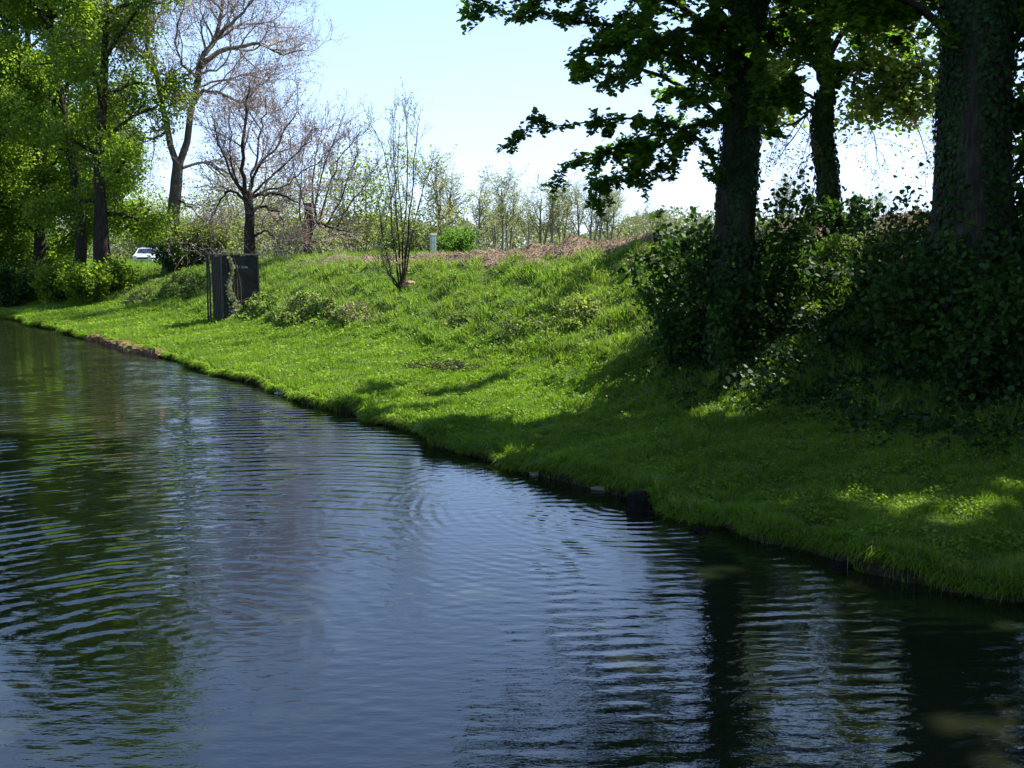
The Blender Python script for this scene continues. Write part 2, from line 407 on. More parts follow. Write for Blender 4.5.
# ------------------------------------------------------------------ grass
def blades(rng, s, d, h, w, lean=.5, tri=False, base=0.):
    x, y = xy(s, d); z = hgt(s, d) - .01 + base; n = len(s)
    b = np.stack([x, y, z], -1); a = rng.rand(n) * 2 * pi
    W = np.stack([np.cos(a), np.sin(a), 0 * a], -1) * (w * .5)[:, None]
    la = rng.rand(n) * 2 * pi; le = lean * rng.rand(n) * h
    Ld = np.stack([np.cos(la) * le, np.sin(la) * le, 0 * a], -1)
    up = np.stack([0 * h, 0 * h, h], -1)
    tip = b + Ld + up * .95
    if tri:
        v = np.stack([b - W, b + W, tip], 1); return [(v.reshape(-1, 3), np.arange(3 * n).reshape(n, 3), 0)]
    mid = b + Ld * .3 + up * .55
    v = np.stack([b - W, b + W, mid + W * .8, mid - W * .8, tip], 1)
    i = np.arange(5 * n).reshape(n, 5)
    return [(v.reshape(-1, 3), np.concatenate([i[:, [0, 1, 2, 3]]]), 0), (np.zeros((0, 3)), np.zeros((0, 3), int), 0), ('T', i[:, [3, 2, 4]], 0)]

def build_blades(name, groups, mats):
    # groups: list of (blade parts list, material index); a 'T' part reuses the vertices of the part before it
    V = []; F = {3: [], 4: []}; off = 0
    for parts, mi in groups:
        last = 0
        for v, f, _ in parts:
            if isinstance(v, str): F[3].append((f + last, mi)); continue
            if len(f) == 0: continue
            last = off; V.append(v); F[f.shape[1]].append((f + off, mi)); off += len(v)
    V = np.concatenate(V)
    allp = []; first = True
    L = []; T = []; MI = []
    for k in (3, 4):
        for f, mi in F[k]:
            L.append(f.ravel()); T.append(np.full(len(f), k, np.int32)); MI.append(np.full(len(f), mi, np.int32))
    L = np.concatenate(L).astype(np.int32); T = np.concatenate(T); MI = np.concatenate(MI)
    me = bpy.data.meshes.new(name); me.vertices.add(len(V)); me.vertices.foreach_set('co', V.astype(np.float32).ravel())
    me.loops.add(len(L)); me.loops.foreach_set('vertex_index', L); me.polygons.add(len(T))
    me.polygons.foreach_set('loop_start', np.concatenate([[0], np.cumsum(T)[:-1]]).astype(np.int32)); me.polygons.foreach_set('loop_total', T)
    for m in mats: me.materials.append(m)
    me.polygons.foreach_set('material_index', MI); me.update(calc_edges=True)
    return link(name, me)

def in_view(s, d, margin=.06):
    x, y = xy(s, d); return (y > 3) & (np.abs(x / np.maximum(y, .1)) < .512 + margin)

rng = np.random.RandomState(11)
def scatter(n, s0, s1, d0, d1, ref=11., pw=1.7):
    s = s0 + (s1 - s0) * rng.rand(n); d = d0 + (d1 - d0) * rng.rand(n)
    x, y = xy(s, d); k = in_view(s, d) & (rng.rand(n) < np.minimum(1, (ref / np.maximum(y, 1)) ** pw))
    return s[k], d[k]
groups = []
s, d = scatter(2600000, -9, 75, -.02, 4.6)
x, y = xy(s, d); D = y
tuft = np.clip(.75 + .45 * nz(x, y, .9, 21) + .35 * nz(x, y, 3.1, 22), .3, 2.0)
edge_tall = 1 + .9 * np.exp(-d / .16)
h = (.055 + .06 * rng.rand(len(s))) * tuft * edge_tall * np.clip(1 + (D - 12) * .012, 1, 1.5); w = .006 * np.maximum(1, D / 9.) * (.7 + .6 * rng.rand(len(s)))
near = D < 20; dry = rng.rand(len(s)) < .05 + .08 * (nz(x, y, .8, 26) > .5)
for mi, sel in ((0, ~dry), (1, dry)):
    q = sel & near; groups.append((blades(rng, s[q], d[q], h[q], w[q], .9 + .5 * mi), mi))
    q = sel & ~near; groups.append((blades(rng, s[q], d[q], h[q], w[q], .9 + .5 * mi, True), mi))
# overhanging fringe along the water's edge
n = 30000
s = -9 + 60 * rng.rand(n); d = -.02 + .10 * rng.rand(n); k = in_view(s, d); s, d = s[k], d[k]; x, y = xy(s, d); D = y
h = (.10 + .12 * rng.rand(len(s))); w = .008 * np.maximum(1, D / 9)
z0 = hgt(s, np.full(len(s), .1)) - .06 - .06 * rng.rand(len(s)); b = np.stack([x, y, z0], -1)
out_ = -(np.stack([np.full(len(s), NV[0]), np.full(len(s), NV[1]), 0 * s], -1))
W = np.stack([np.cos(s * 99), np.sin(s * 99), 0 * s], -1) * (w * .5)[:, None]
mid = b + out_ * (h * .35)[:, None] + A3(0, 0, 1) * (h * .45)[:, None] + rng.randn(len(s), 3) * .02
tip = mid + out_ * (h * .5)[:, None] - A3(0, 0, 1) * (h * .3)[:, None] + rng.randn(len(s), 3) * .03
v = np.stack([b - W, b + W, mid + W, mid - W, tip], 1); i = np.arange(5 * len(s)).reshape(-1, 5)
groups.append(([(v.reshape(-1, 3), i[:, :4], 0), ('T', i[:, [3, 2, 4]], 0)], 0))
g1 = build_blades('lawn_grass', groups, [GRASS, DRY]); tag(g1, 'short bright green lawn grass on the level strip beside the water', 'grass', kind='stuff')

groups = []
s, d = scatter(1900000, -12, 90, 4.0, 11.0, 13.)
x, y = xy(s, d); D = y
brown = (d > 8.1 + .3 * nz(x, y, .5, 31)) & (s < 24 + 3 * nz(x, y, .3, 33))
keep = ~brown | (rng.rand(len(s)) < .03)
s, d, x, y, D = s[keep], d[keep], x[keep], y[keep], D[keep]
tuft = np.clip(.75 + .75 * nz(x, y, .6, 23) + .5 * nz(x, y, 1.9, 24), .25, 2.6)
h = (.09 + .13 * rng.rand(len(s))) * tuft; w = .009 * np.maximum(1, D / 11.) * (.7 + .6 * rng.rand(len(s)))
dry = rng.rand(len(s)) < .035 + .05 * (nz(x, y, .4, 25) > .7)
near = D < 24
for mi, sel in ((0, ~dry), (1, dry)):
    q = sel & near; groups.append((blades(rng, s[q], d[q], h[q], w[q], 1.1), mi))
    q = sel & ~near; groups.append((blades(rng, s[q], d[q], h[q], w[q], 1.1, True), mi))
g2 = build_blades('bank_grass', groups, [GRASS2, DRY]); tag(g2, 'rough longer grass covering the sloping embankment', 'grass', kind='stuff')
s, d = scatter(420000, -9, 40, .05, 4.6, 9., 2.)
x, y = xy(s, d); kk = nz(x, y, .9, 71) + .5 * nz(x, y, 2.3, 72) > .1; s, d, x, y = s[kk], d[kk], x[kk], y[kk]
lv = leaf_quads(rng, np.stack([x, y, hgt(s, d) + .03 + .07 * rng.rand(len(s))], -1), .032 * np.maximum(1, y / 14), DIA, upbias=.9)
tag(build('lawn_clover', [(*lv, 0)], [GRASS], smooth=False), 'patches of small round-leaved weeds in the waterside lawn', 'weeds', kind='stuff')
# plateau grass behind the crest, left part
groups = []
s = 8 + 120 * rng.rand(260000); d = 10 + 40 * rng.rand(260000) ** 1.5; k = in_view(s, d) & (s > 21 - .0 * d); s, d = s[k], d[k]; x, y = xy(s, d)
groups.append((blades(rng, s, d, .12 + .12 * rng.rand(len(s)), .02 * np.maximum(1, y / 22), .9, True), 0))
g3 = build_blades('meadow_grass', groups, [GRASS]); tag(g3, 'level green meadow grass behind the embankment top', 'grass', kind='stuff')

# low broad-leaved weeds through the bank grass
s, d = scatter(9000, -12, 45, 3.9, 8., 12., 1.0)
x, y = xy(s, d); dens = nz(x, y, .35, 41) > -.1; s, d, x, y = s[dens], d[dens], x[dens], y[dens]
idx = np.repeat(np.arange(len(s)), 9); cx = x[idx] + rng.randn(len(idx)) * .09; cy = y[idx] + rng.randn(len(idx)) * .09
cz = Z(cx, cy) + rng.rand(len(idx)) * .26 * (.6 + .5 * nz(x, y, .5, 42))[idx]
lv = leaf_quads(rng, np.stack([cx, cy, cz], -1), .055, DIA, upbias=.7)
tag(build('bank_weeds', [(*lv, 0)], [L_BRAM]), 'low broad-leaved weeds growing through the bank grass', 'weeds', kind='stuff')

# dead leaves and brown stalks on the earth ridge along the crest
n = 60000
s = -14 + 42 * rng.rand(n); d = 7.8 + 3.2 * rng.rand(n); x, y = xy(s, d)
k = in_view(s, d) & (d > 8.0 + .3 * nz(x, y, .5, 31)) & (rng.rand(n) < np.clip((26 - s) / 8, 0, 1)); s, d, x, y = s[k], d[k], x[k], y[k]
lv = leaf_quads(rng, np.stack([x, y, hgt(s, d) + .01 + .03 * rng.rand(len(s))], -1), .045, DIA, upbias=.8)
bl = blades(rng, s[:9000], d[:9000], .05 + .10 * rng.rand(min(9000, len(s))), np.full(min(9000, len(s)), .012), 1.8, True)
tag(build('dead_leaf_litter', [(*lv, 0), bl[0]], [DRY]), 'brown dead leaves and dry stalks along the top of the embankment', 'leaf litter', kind='stuff')

# ------------------------------------------------------------------ tree tools
def limb_px(pts, D, r0, r1, P=12, depth=0., seed=0, wob=.0):
    """a limb from picture points at distance D, leading away in depth by `depth` metres"""
    r = np.random.RandomState(seed)
    q = np.array([at(px, py, D) for px, py in pts]); u = np.linspace(0, 1, len(q))
    q = np.array([at(px, py, D + depth * u_) for (px, py), u_ in zip(pts, u)])
    c = catmull(q, P); c[1:-1] += r.randn(P - 2, 3) * wob
    return c, np.linspace(r0, r1, P)

def stack(l):
    return np.stack([a for a, _ in l]), np.stack([b for _, b in l])

def trunk_mesh(path, rad, seed, k=20, rough=.06, flare=1.):
    P = 40; p = catmull(path, P); r = np.interp(np.linspace(0, 1, P), np.linspace(0, 1, len(rad)), rad)
    a = np.arange(k) / k * 2 * pi; rg = np.random.RandomState(seed)
    ph = rg.rand(6) * 6; zz = np.linspace(0, 1, P)[:, None]
    R = r[:, None] * (1 + rough * np.sin(3 * a[None] + ph[0] + zz * 4) + rough * .7 * np.sin(5 * a[None] + ph[1] - zz * 7) + rough * .5 * np.sin(8 * a[None] + ph[2] + 9 * zz) + rough * .6 * np.sin(zz * 30 + ph[3] + a[None] * 2))
    R = R + (r[:, None] * .45 * flare * np.exp(-zz * P / 5) * (1 + .5 * np.sin(5 * a[None] + ph[4])))
    return tubes(p[None], R[None], k)

def ivy_on(rng, path, rad, n, size, z0=None, z1=None, thick=.045):
    path = np.asarray(path); rad = np.asarray(rad)
    p, r, d = sample(path[None], rad[None], np.zeros(n, int), rng.rand(n))
    q = rng.randn(n, 3); q = norm(q - (q * d).sum(1, keepdims=True) * d)
    clump = .5 + .5 * nz(np.arctan2(q[:, 1], q[:, 0]) * .5, p[:, 2], .55, 8)
    pos = p + q * (r * 1.08 + thick * rng.rand(n) ** 1.5 * (.4 + 1.2 * clump))[:, None]
    return leaf_quads(rng, pos, size, HEX, outward=q * 1.2, droop=.8)

for px_, py_, r_ in ((905, 508, .42), (960, 520, .34), (850, 500, .25), (785, 507, .16), (1000, 500, .3), (835, 285, .55), (815, 330, .35), (1015, 400, .3), (690, 452, .12), (640, 440, .1)):
    q = hit(px_, py_); GAPS.append((q[0], q[1], q[2], r_))
# ------------------------------------------------------------------ the two large lime trees on the bank
def big_lime(base, top, r0, r1, limbs, seed, label, generic, zmin, leaf_n, leaf_s, ivy_n, mid_leaf=L_LIME, lean=(0, 0)):
    rg = np.random.RandomState(seed); root = thing('lime_tree', base, label, 'tree')
    H = top - base[2]
    u = np.linspace(0, 1, 9); path = np.array(base)[None] + np.stack([lean[0] * u * H + .12 * np.sin(u * 7 + seed), lean[1] * u * H + .1 * np.sin(u * 5), u * H], -1)
    path[0] = np.array(base) - A3(0, 0, .3)
    rad = r0 + (r1 - r0) * u ** .9
    rad = np.where(u > .5, rad * (1 - .35 * (u - .5)), rad)
    tm = trunk_mesh(path, rad, seed, 22, .05)
    main = list(limbs)
    # limbs that leave the trunk above the picture's top edge
    k = 0
    K = generic
    zt = zmin + (top - .5 - zmin) * (np.arange(K) / K)
    for i, z in enumerate(zt):
        tt = (z - base[2]) / H; p = sample(path[None], rad[None], np.array([0]), np.array([tt]))[0][0]
        a = i * 2.4 + rg.rand() * .8; L = (5.8 - 1.7 * (z - zmin) / (top - zmin)) * (.8 + .35 * rg.rand())
        el = .15 + .75 * (z - zmin) / (top - zmin)
        pts = [p]; dirn = A3(cos(a), sin(a), el)
        for j in range(11):
            dirn = norm(dirn + rg.randn(3) * .12 + A3(0, 0, -.015)); pts.append(pts[-1] + dirn * L / 11)
        main.append((np.array(pts), np.linspace(.10, .018, 12) * (1 - .4 * (z - zmin) / (top - zmin))))
    mp, mr = stack(main)
    nl_ = len(limbs)
    a1, ar1 = spawn(rg, mp[:nl_], mr[:nl_], 11, .10, 1, .7, (.25, .75), P=7, up=-.07, wig=.14, rr=.5, rmin=.008, tend=.45)
    c1, cr1 = spawn(rg, mp[nl_:], mr[nl_:], 9, .12, 1, .9, (1.0, 2.2), P=7, up=.02, wig=.16, rr=.5, rmin=.008, tend=.45)
    b1 = np.concatenate([a1, c1]); br1 = np.concatenate([ar1, cr1])
    a2, ar2 = spawn(rg, a1, ar1, 4, .15, 1, .75, (.15, .4), P=5, up=-.06, wig=.18, rr=.5, rmin=.004, tend=.3)
    c2, cr2 = spawn(rg, c1, cr1, 6, .15, 1, .75, (.45, 1.0), P=5, up=-.02, wig=.18, rr=.5, rmin=.004, tend=.3)
    b2 = np.concatenate([a2, c2]); br2 = np.concatenate([ar2, cr2])
    build('trunk', [(*tm, 0), (*tubes(mp, mr, 7), 0)], BARK, root)
    lf1 = leaves_on(rg, c2, int(leaf_n * .85), leaf_s * 1.1, .08, HEX, upbias=.9, droop=.5)
    lf2 = leaves_on(rg, np.concatenate([a2]), nl_ * 1350, leaf_s * .82, .03, HEX, t0=.1, upbias=.9, droop=.5)
    lf4 = leaves_on(rg, mp[:nl_], nl_ * 130, leaf_s, .05, HEX, t0=.5, upbias=.9, droop=.5)
    lf3 = leaves_on(rg, a1, nl_ * 560, leaf_s * .82, .03, HEX, t0=.1, upbias=.9, droop=.5)
    build('crown', [(*tubes(b1, br1, 4), 0), (*tubes(b2, br2, 3), 0), (*lf1, 1), (*lf2, 1), (*lf3, 1), (*lf4, 1)], [TWIG, mid_leaf], root, smooth=False)
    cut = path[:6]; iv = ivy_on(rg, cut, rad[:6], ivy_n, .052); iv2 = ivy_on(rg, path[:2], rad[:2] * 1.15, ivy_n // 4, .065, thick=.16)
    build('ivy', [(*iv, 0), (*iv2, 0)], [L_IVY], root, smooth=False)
    return root, mp, mr

DA = 16.0
la = [limb_px(p, DA, a, b, depth=dp, seed=i) for i, (p, a, b, dp) in enumerate([
    ([(737, 194), (720, 178), (708, 150), (692, 134), (660, 122), (620, 118), (575, 124), (513, 131)], .04, .006, -1.0),
    ([(700, 140), (670, 134), (640, 138), (605, 152), (560, 168)], .025, .007, .3),
    ([(690, 134), (665, 142), (635, 162), (592, 190)], .022, .007, -.8),
    ([(737, 136), (722, 120), (690, 92), (650, 72), (610, 66), (575, 68)], .06, .01, .6),
    ([(737, 96), (724, 80), (680, 45), (630, 28), (580, 22), (535, 12)], .07, .01, -.6),
    ([(737, 56), (724, 40), (670, 0), (610, -12), (560, -20), (520, -18)], .07, .01, .5),
    ([(737, 111), (724, 95), (700, 70), (660, 50), (615, 45), (585, 48)], .05, .01, -1.6),
    ([(748, 70), (775, 40), (815, 22), (860, 12), (905, 10)], .06, .01, -.5),
    ([(748, 60), (790, 20), (840, 8), (890, 0)], .06, .01, .7),
    ([(752, 125), (768, 100), (785, 85), (800, 95)], .035, .008, -1.),
    ([(737, 36), (722, 20), (700, -10), (660, 0), (630, 25), (610, 45)], .06, .01, 1.4),
    ([(737, 76), (724, 60), (700, 30), (670, 35), (640, 50), (620, 80)], .05, .01, -2.2),
    ([(748, 30), (780, -10), (830, -5), (870, 25), (900, 45)], .06, .01, 1.5),
    ([(748, 40), (770, 20), (800, 30), (820, 55), (830, 70)], .05, .01, -2.0),
    ([(737, 16), (724, 0), (690, -40), (620, -50), (560, -20), (530, 5)], .06, .01, 0),
    ([(735, 60), (740, 30), (745, 20), (760, 60), (765, 110)], .05, .008, -2.2),
    ([(735, 40), (720, 10), (705, 20), (698, 60), (694, 100)], .05, .008, -1.8),
])]
qa = at(735, 300, DA); baseA = gr(qa[0], qa[1])
rootA, _, _ = big_lime(baseA, 15.8, .29, .17, la, 5, 'ivy-clad tree with low leafy branches reaching left over the bank', 34, 7.3, 190000, .085, 17000)
DB = 13.2
lb = [limb_px(p, DB, a, b, depth=dp, seed=30 + i) for i, (p, a, b, dp) in enumerate([
    ([(946, 30), (915, 5), (880, -5), (850, 10)], .06, .01, -.6),
    ([(946, -10), (900, -30), (860, -20), (830, 0)], .06, .01, .8),
    ([(1004, 60), (1025, 30), (1045, 40), (1050, 90), (1045, 150)], .05, .008, -.4),
    ([(1004, 20), (1040, -10), (1075, 20), (1080, 110), (1070, 190)], .05, .008, .6),
    ([(1002, 110), (1018, 100), (1030, 130), (1028, 200)], .025, .006, .2),
])]
qb = at(972, 330, DB); baseB = gr(qb[0], qb[1])
rootB, _, _ = big_lime(baseB, 15., .43, .32, lb, 9, 'very thick dark ivy-clad trunk at the right edge, widest tree in the photo', 26, 6.9, 95000, .09, 20000)

# the tree between them, standing behind the crest
DC = 26.
qc = at(829, 240, DC); baseC = gr(qc[0], qc[1])
rg = np.random.RandomState(3)
rootC = thing('ivy_tree', baseC, 'slimmer ivy-covered trunk on the crest between the two big dark trunks', 'tree')
tc = np.array([baseC - A3(0, 0, .2), at(829, 215, DC), at(828, 180, DC), at(823, 145, DC), at(822, 115, DC), at(826, 90, DC), at(828, 60, DC), at(826, 20, DC), at(830, -20, DC), at(834, -60, DC)])
rc = np.array([.36, .32, .31, .30, .27, .22, .17, .13, .09, .05]) * .7
lc = [limb_px(p, DC, a, b, depth=dp, seed=60 + i, wob=.04) for i, (p, a, b, dp) in enumerate([
    ([(828, 92), (842, 78), (852, 66), (880, 45), (910, 20)], .10, .03, 1.),
    ([(824, 85), (812, 60), (800, 30), (785, -10)], .10, .03, -1.),
    ([(820, 105), (808, 112), (800, 120), (782, 126), (766, 134)], .05, .015, -1.),
    ([(822, 100), (806, 92), (790, 88), (770, 95)], .05, .015, 1.),
    ([(818, 150), (808, 158), (797, 172)], .025, .008, .3),
    ([(826, 60), (850, 25), (870, 0), (905, -30)], .09, .03, -1.5),
    ([(852, 66), (880, 75), (900, 95), (915, 125), (930, 165)], .04, .008, 1.3),
    ([(860, 60), (885, 70), (905, 80), (925, 100)], .04, .008, -.8),
    ([(845, 76), (858, 90), (872, 130), (880, 170)], .03, .006, 1.),
    ([(826, 20), (860, -30), (920, -60), (960, -40)], .08, .02, 1.),
    ([(900, 30), (925, 60), (938, 110), (942, 150)], .03, .006, .5)])]
mp, mr = stack(lc)
b1, br1 = spawn(rg, mp, mr, 9, .2, 1, .8, (.9, 2.0), P=7, up=-.10, wig=.18, rr=.45, rmin=.007, tend=.4)
b2, br2 = spawn(rg, b1, br1, 6, .15, 1, .7, (.35, .9), P=5, up=-.15, wig=.2, rr=.5, rmin=.004)
build('trunk', [(*trunk_mesh(tc, rc, 4, 14), 0), (*tubes(mp, mr, 6), 0)], BARK, rootC)
upper = b2[b2[:, 0, 2] > at(0, 105, DC)[2]]; lower = b2[b2[:, 0, 2] <= at(0, 105, DC)[2]]
build('crown', [(*tubes(b1, br1, 3), 0), (*tubes(b2, br2, 3), 0), (*leaves_on(rg, upper, 14000, .12, .14, HEX, upbias=.7), 1), (*leaves_on(rg, lower, 1700, .06, .05, DIA, droop=1.), 2)], [TWIG, L_YEL, L_COP], rootC, smooth=False)
build('ivy', [(*ivy_on(rg, tc[:6], rc[:6], 4200, .095, thick=.08), 0)], [L_IVY], rootC, smooth=False)

# ------------------------------------------------------------------ tree line out of the right of the picture (its shade lies on the bank)
def shade_tree(x, y, seed, label):
    b = gr(x, y); return big_lime(b, 14.5, .36, .15, [limb_px([(735, 60), (735, 60)], 16, .0, .0)][:0] or [(np.array([b + A3(0, 0, 5) + A3(.1, .05, .05) * i * 3 for i in range(12)]), np.linspace(.06, .02, 12))], seed, label, 22, 5.2, 60000, .14, 300)
shade_tree(12.6, 13.4, 21, 'leafy tree standing beyond the right edge, shading the bank')
shade_tree(10.6, 6.4, 23, 'leafy tree standing nearer the viewer beyond the right edge, shading lawn and water')
shade_tree(15.5, 18.5, 22, 'leafy tree far behind the right edge, shading the slope')

# ------------------------------------------------------------------ shrubs
def shrub(name, base, H, R, n_stem, n_leaf, leaf, lmat, label, cat='shrub', seed=0, tmat=None, spread=.12, up=.12, K1=6, K2=3, group=None, tilt=.5, stem_r=.02, shape=HEX, upb=.6):
    rg = np.random.RandomState(seed + 500); root = thing(name, base, label, cat, group)
    tmat = tmat or TWIG; base = np.array(base)
    P = 9; st = np.zeros((n_stem, P, 3)); a = rg.rand(n_stem) * 2 * pi; off = rg.rand(n_stem) * .25 * R
    st[:, 0] = base + np.stack([np.cos(a) * off, np.sin(a) * off, np.full(n_stem, -.05)], -1)
    rad_out = R * rg.rand(n_stem) ** .6 * tilt * 1.4
    d = np.stack([np.cos(a) * rad_out, np.sin(a) * rad_out, H * (.65 + .4 * rg.rand(n_stem))], -1); L = np.linalg.norm(d, axis=1); d = norm(d)
    for j in range(1, P):
        d = norm(d + rg.randn(n_stem, 3) * .10 + A3(0, 0, .02)); st[:, j] = st[:, j - 1] + d * (L / (P - 1))[:, None]
    sr = np.maximum(stem_r * (1 - .75 * np.linspace(0, 1, P))[None], .004) * np.ones((n_stem, 1))
    b1, r1 = spawn(rg, st, sr, K1, .15, 1, .7, (.25 * H, .45 * H), P=6, up=up, wig=.15, rr=.5, rmin=.004, tend=.4)
    b2, r2 = spawn(rg, b1, r1, K2, .2, 1, .7, (.12 * H, .25 * H), P=4, up=up * .5, wig=.2, rr=.5, rmin=.003)
    build('stems', [(*tubes(st, sr, 5), 0), (*tubes(b1, r1, 3), 0), (*tubes(b2, r2, 3), 0)], tmat, root)
    lowl = leaves_on(rg, st, int(n_leaf * .18), leaf * .9, H * .10, shape, t0=.05, t1=.6, upbias=upb)
    build('foliage', [(*leaves_on(rg, b2, int(n_leaf * .65), leaf, spread * H * .25, shape, upbias=upb), 0), (*leaves_on(rg, b1, int(n_leaf * .35), leaf, spread * H * .25, shape, upbias=upb), 0), (*lowl, 0)], [lmat], root, smooth=False)
    return root

def g_at(px, D):
    r = ray(px, 250); x = r[0] / r[1] * D; return gr(x, D)

for i, (px, D, H, R, ns, nl, lf, lab) in enumerate([
    (704, 16.2, 2.1, .5, 9, 1900, .075, 'tall leafy shrub on the left side of the central ivy-clad trunk'),
    (680, 16.2, 1.0, .5, 8, 900, .065, 'low dark shrub leftmost of those under the central trunk'),
    (742, 15.4, 1.5, .5, 9, 1500, .07, 'dark shrub right in front of the central ivy-clad trunk'),
    (783, 16.2, 2.0, .55, 9, 2000, .075, 'tall leafy shrub on the right side of the central ivy-clad trunk'),
    (672, 17.2, 1.9, .5, 7, 1600, .09, 'slim shrub behind and left of the others by the central trunk'),
    (908, 14.2, 2.1, .7, 12, 1800, .065, 'thin leafy shrub left of the thick right-hand trunk, sprays against the sky'),
    (968, 12.4, 1.9, .5, 11, 2400, .07, 'slender dark shrub pressed against the front of the thick right-hand trunk'),
    (928, 13.2, 1.7, .5, 10, 2000, .065, 'slender shrub hugging the left edge of the thick right-hand trunk'),
    (960, 13.0, 1.4, .8, 11, 2600, .08, 'dark leafy shrub in front of the thick right-hand trunk'),
    (1012, 13.0, 2.3, .7, 12, 2600, .085, 'tall leafy shrub at the right edge beside the thick trunk'),
    (880, 15.4, .9, .7, 10, 1300, .07, 'low rounded shrub in the hollow between the two big trunks'),
    (1040, 12.0, 1.2, .8, 10, 1700, .075, 'low shrub cut by the right edge of the photo'),
    (845, 18.5, .8, .9, 10, 1500, .07, 'sunlit small shrub high on the bank under the slim trunk'),
]):
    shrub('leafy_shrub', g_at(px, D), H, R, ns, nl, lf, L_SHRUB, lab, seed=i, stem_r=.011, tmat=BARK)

# the ivy and bramble carpet under the big trees
rg = np.random.RandomState(8); n = 70000
s = -10 + 18 * rg.rand(n); d = 3.2 + 5.2 * rg.rand(n); x, y = xy(s, d)
k = (x / y > .17 + .03 * rg.randn(n)) & (rg.rand(n) < np.clip((d - 2.8) / 2.2, .05, 1)) & in_view(s, d) & (nz(x, y, .8, 51) > -.75); s, d, x, y = s[k], d[k], x[k], y[k]
bump_ = .26 * (1 + nz(x, y, .8, 52)) * sm(3.0, 4.8, d)
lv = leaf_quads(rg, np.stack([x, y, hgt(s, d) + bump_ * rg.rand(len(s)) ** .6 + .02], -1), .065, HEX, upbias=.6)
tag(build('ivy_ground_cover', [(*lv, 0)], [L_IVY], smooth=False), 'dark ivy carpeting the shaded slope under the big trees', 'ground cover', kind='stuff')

def mound(px, py, rx, ry, H, n, leaf, lmat, label, seed, group=None, dead=.0, D=None):
    rg = np.random.RandomState(seed + 900)
    q = hit(px, py) if D is None else g_at(px, D); base = gr(q[0], q[1])
    root = thing('bramble_clump', base, label, 'bramble', group)
    th = rg.rand(n) * 2 * pi; rr = rg.rand(n) ** .55; lx = np.cos(th) * rr; ly = np.sin(th) * rr
    wx_ = base[0] + (lx * rx) * UV[0] + (ly * ry) * NV[0]; wy_ = base[1] + lx * rx * UV[1] + ly * ry * NV[1]
    edge = .8 + .35 * nz(lx * 1.3, ly * 1.3, .6, seed)
    top = H * np.clip(1 - (rr / np.maximum(edge, .3)) ** 2, 0, 1) * (1 + .35 * nz(wx_, wy_, .9, seed + 1))
    k = rr < edge; z = Z(wx_, wy_) + top * (.25 + .75 * rg.rand(n) ** .35) + .02
    pos = np.stack([wx_, wy_, z], -1)[k]
    ns = 16; a = rg.rand(ns) * 2 * pi; R0 = rg.rand(ns) * .7
    b0 = np.stack([base[0] + np.cos(a) * R0 * rx * .8, base[1] + np.sin(a) * R0 * ry * .8, np.zeros(ns)], -1); b0[:, 2] = Z(b0[:, 0], b0[:, 1])
    L = H * (1 + rg.rand(ns)) * 1.3; a2 = rg.rand(ns) * 2 * pi; t = np.linspace(0, 1, 8)[None, :]
    canes = b0[:, None] + np.stack([np.cos(a2)[:, None] * L[:, None] * t * .7, np.sin(a2)[:, None] * L[:, None] * t * .7, (H * 1.15 * (.5 + .6 * rg.rand(ns)))[:, None] * np.sin(t * 2.4)], -1)
    build('stems', [(*tubes(canes, np.full(canes.shape[:2], .006), 3), 0)], [TWIG], root)
    parts = [(*leaf_quads(rg, pos[int(len(pos) * dead):], leaf, DIA, upbias=.5), 0)]; ms = [lmat]
    if dead > 0: parts.append((*leaf_quads(rg, pos[:int(len(pos) * dead)], leaf, DIA, upbias=.5), 1)); ms.append(DRY)
    build('foliage', parts, ms, root, smooth=False)
    return root
G = 'bramble clumps on the slope'
mound(182, 296, 2.0, 1.0, .75, 5200, .10, L_BRAM, 'bramble clump directly left of the dark metal box', 1, G, .12)
mound(140, 300, 1.3, .7, .35, 1800, .09, L_BRAM, 'low thin clump between the left trees and the bramble beside the dark box', 2, G, .3)
mound(258, 312, 1.5, .8, .45, 3400, .09, L_BRAM, 'bright bramble clump at the foot of the slope right of the dark box', 3, G, .1)
mound(305, 318, 1.7, .8, .55, 4200, .085, L_BRAM, 'brownish bramble clump with a dark underside, between dark box and slender multi-stemmed tree', 4, G, .2)
mound(352, 318, 1.3, .6, .25, 1500, .07, L_BRAM, 'flat sparse dead-looking tangle below the slender multi-stemmed tree', 5, G, .6)
mound(463, 325, .8, .5, .28, 1300, .06, L_BRAM, 'small leafy tuft low on the open slope', 6, G, .15)
mound(520, 335, 1.0, .6, .28, 1600, .06, L_BRAM, 'small leafy clump at the slope foot just left of the tree shade', 7, G, .1)
mound(575, 322, .7, .6, .42, 1500, .06, L_YEL, 'pale sunlit weed clump at the edge of the tree shade', 8, G, 0)
mound(832, 268, .9, .8, .45, 3000, .06, L_BRAM, 'sunlit bramble patch between the two big dark trunks', 9, G, 0)
mound(795, 330, .8, .7, .35, 2000, .06, L_BRAM, 'half-lit bramble patch lower down between the two big trunks', 10, G, 0)
mound(640, 268, .9, .6, .3, 1600, .06, L_BRAM, 'weedy clump near the crest left of the central trunk', 11, G, .3)

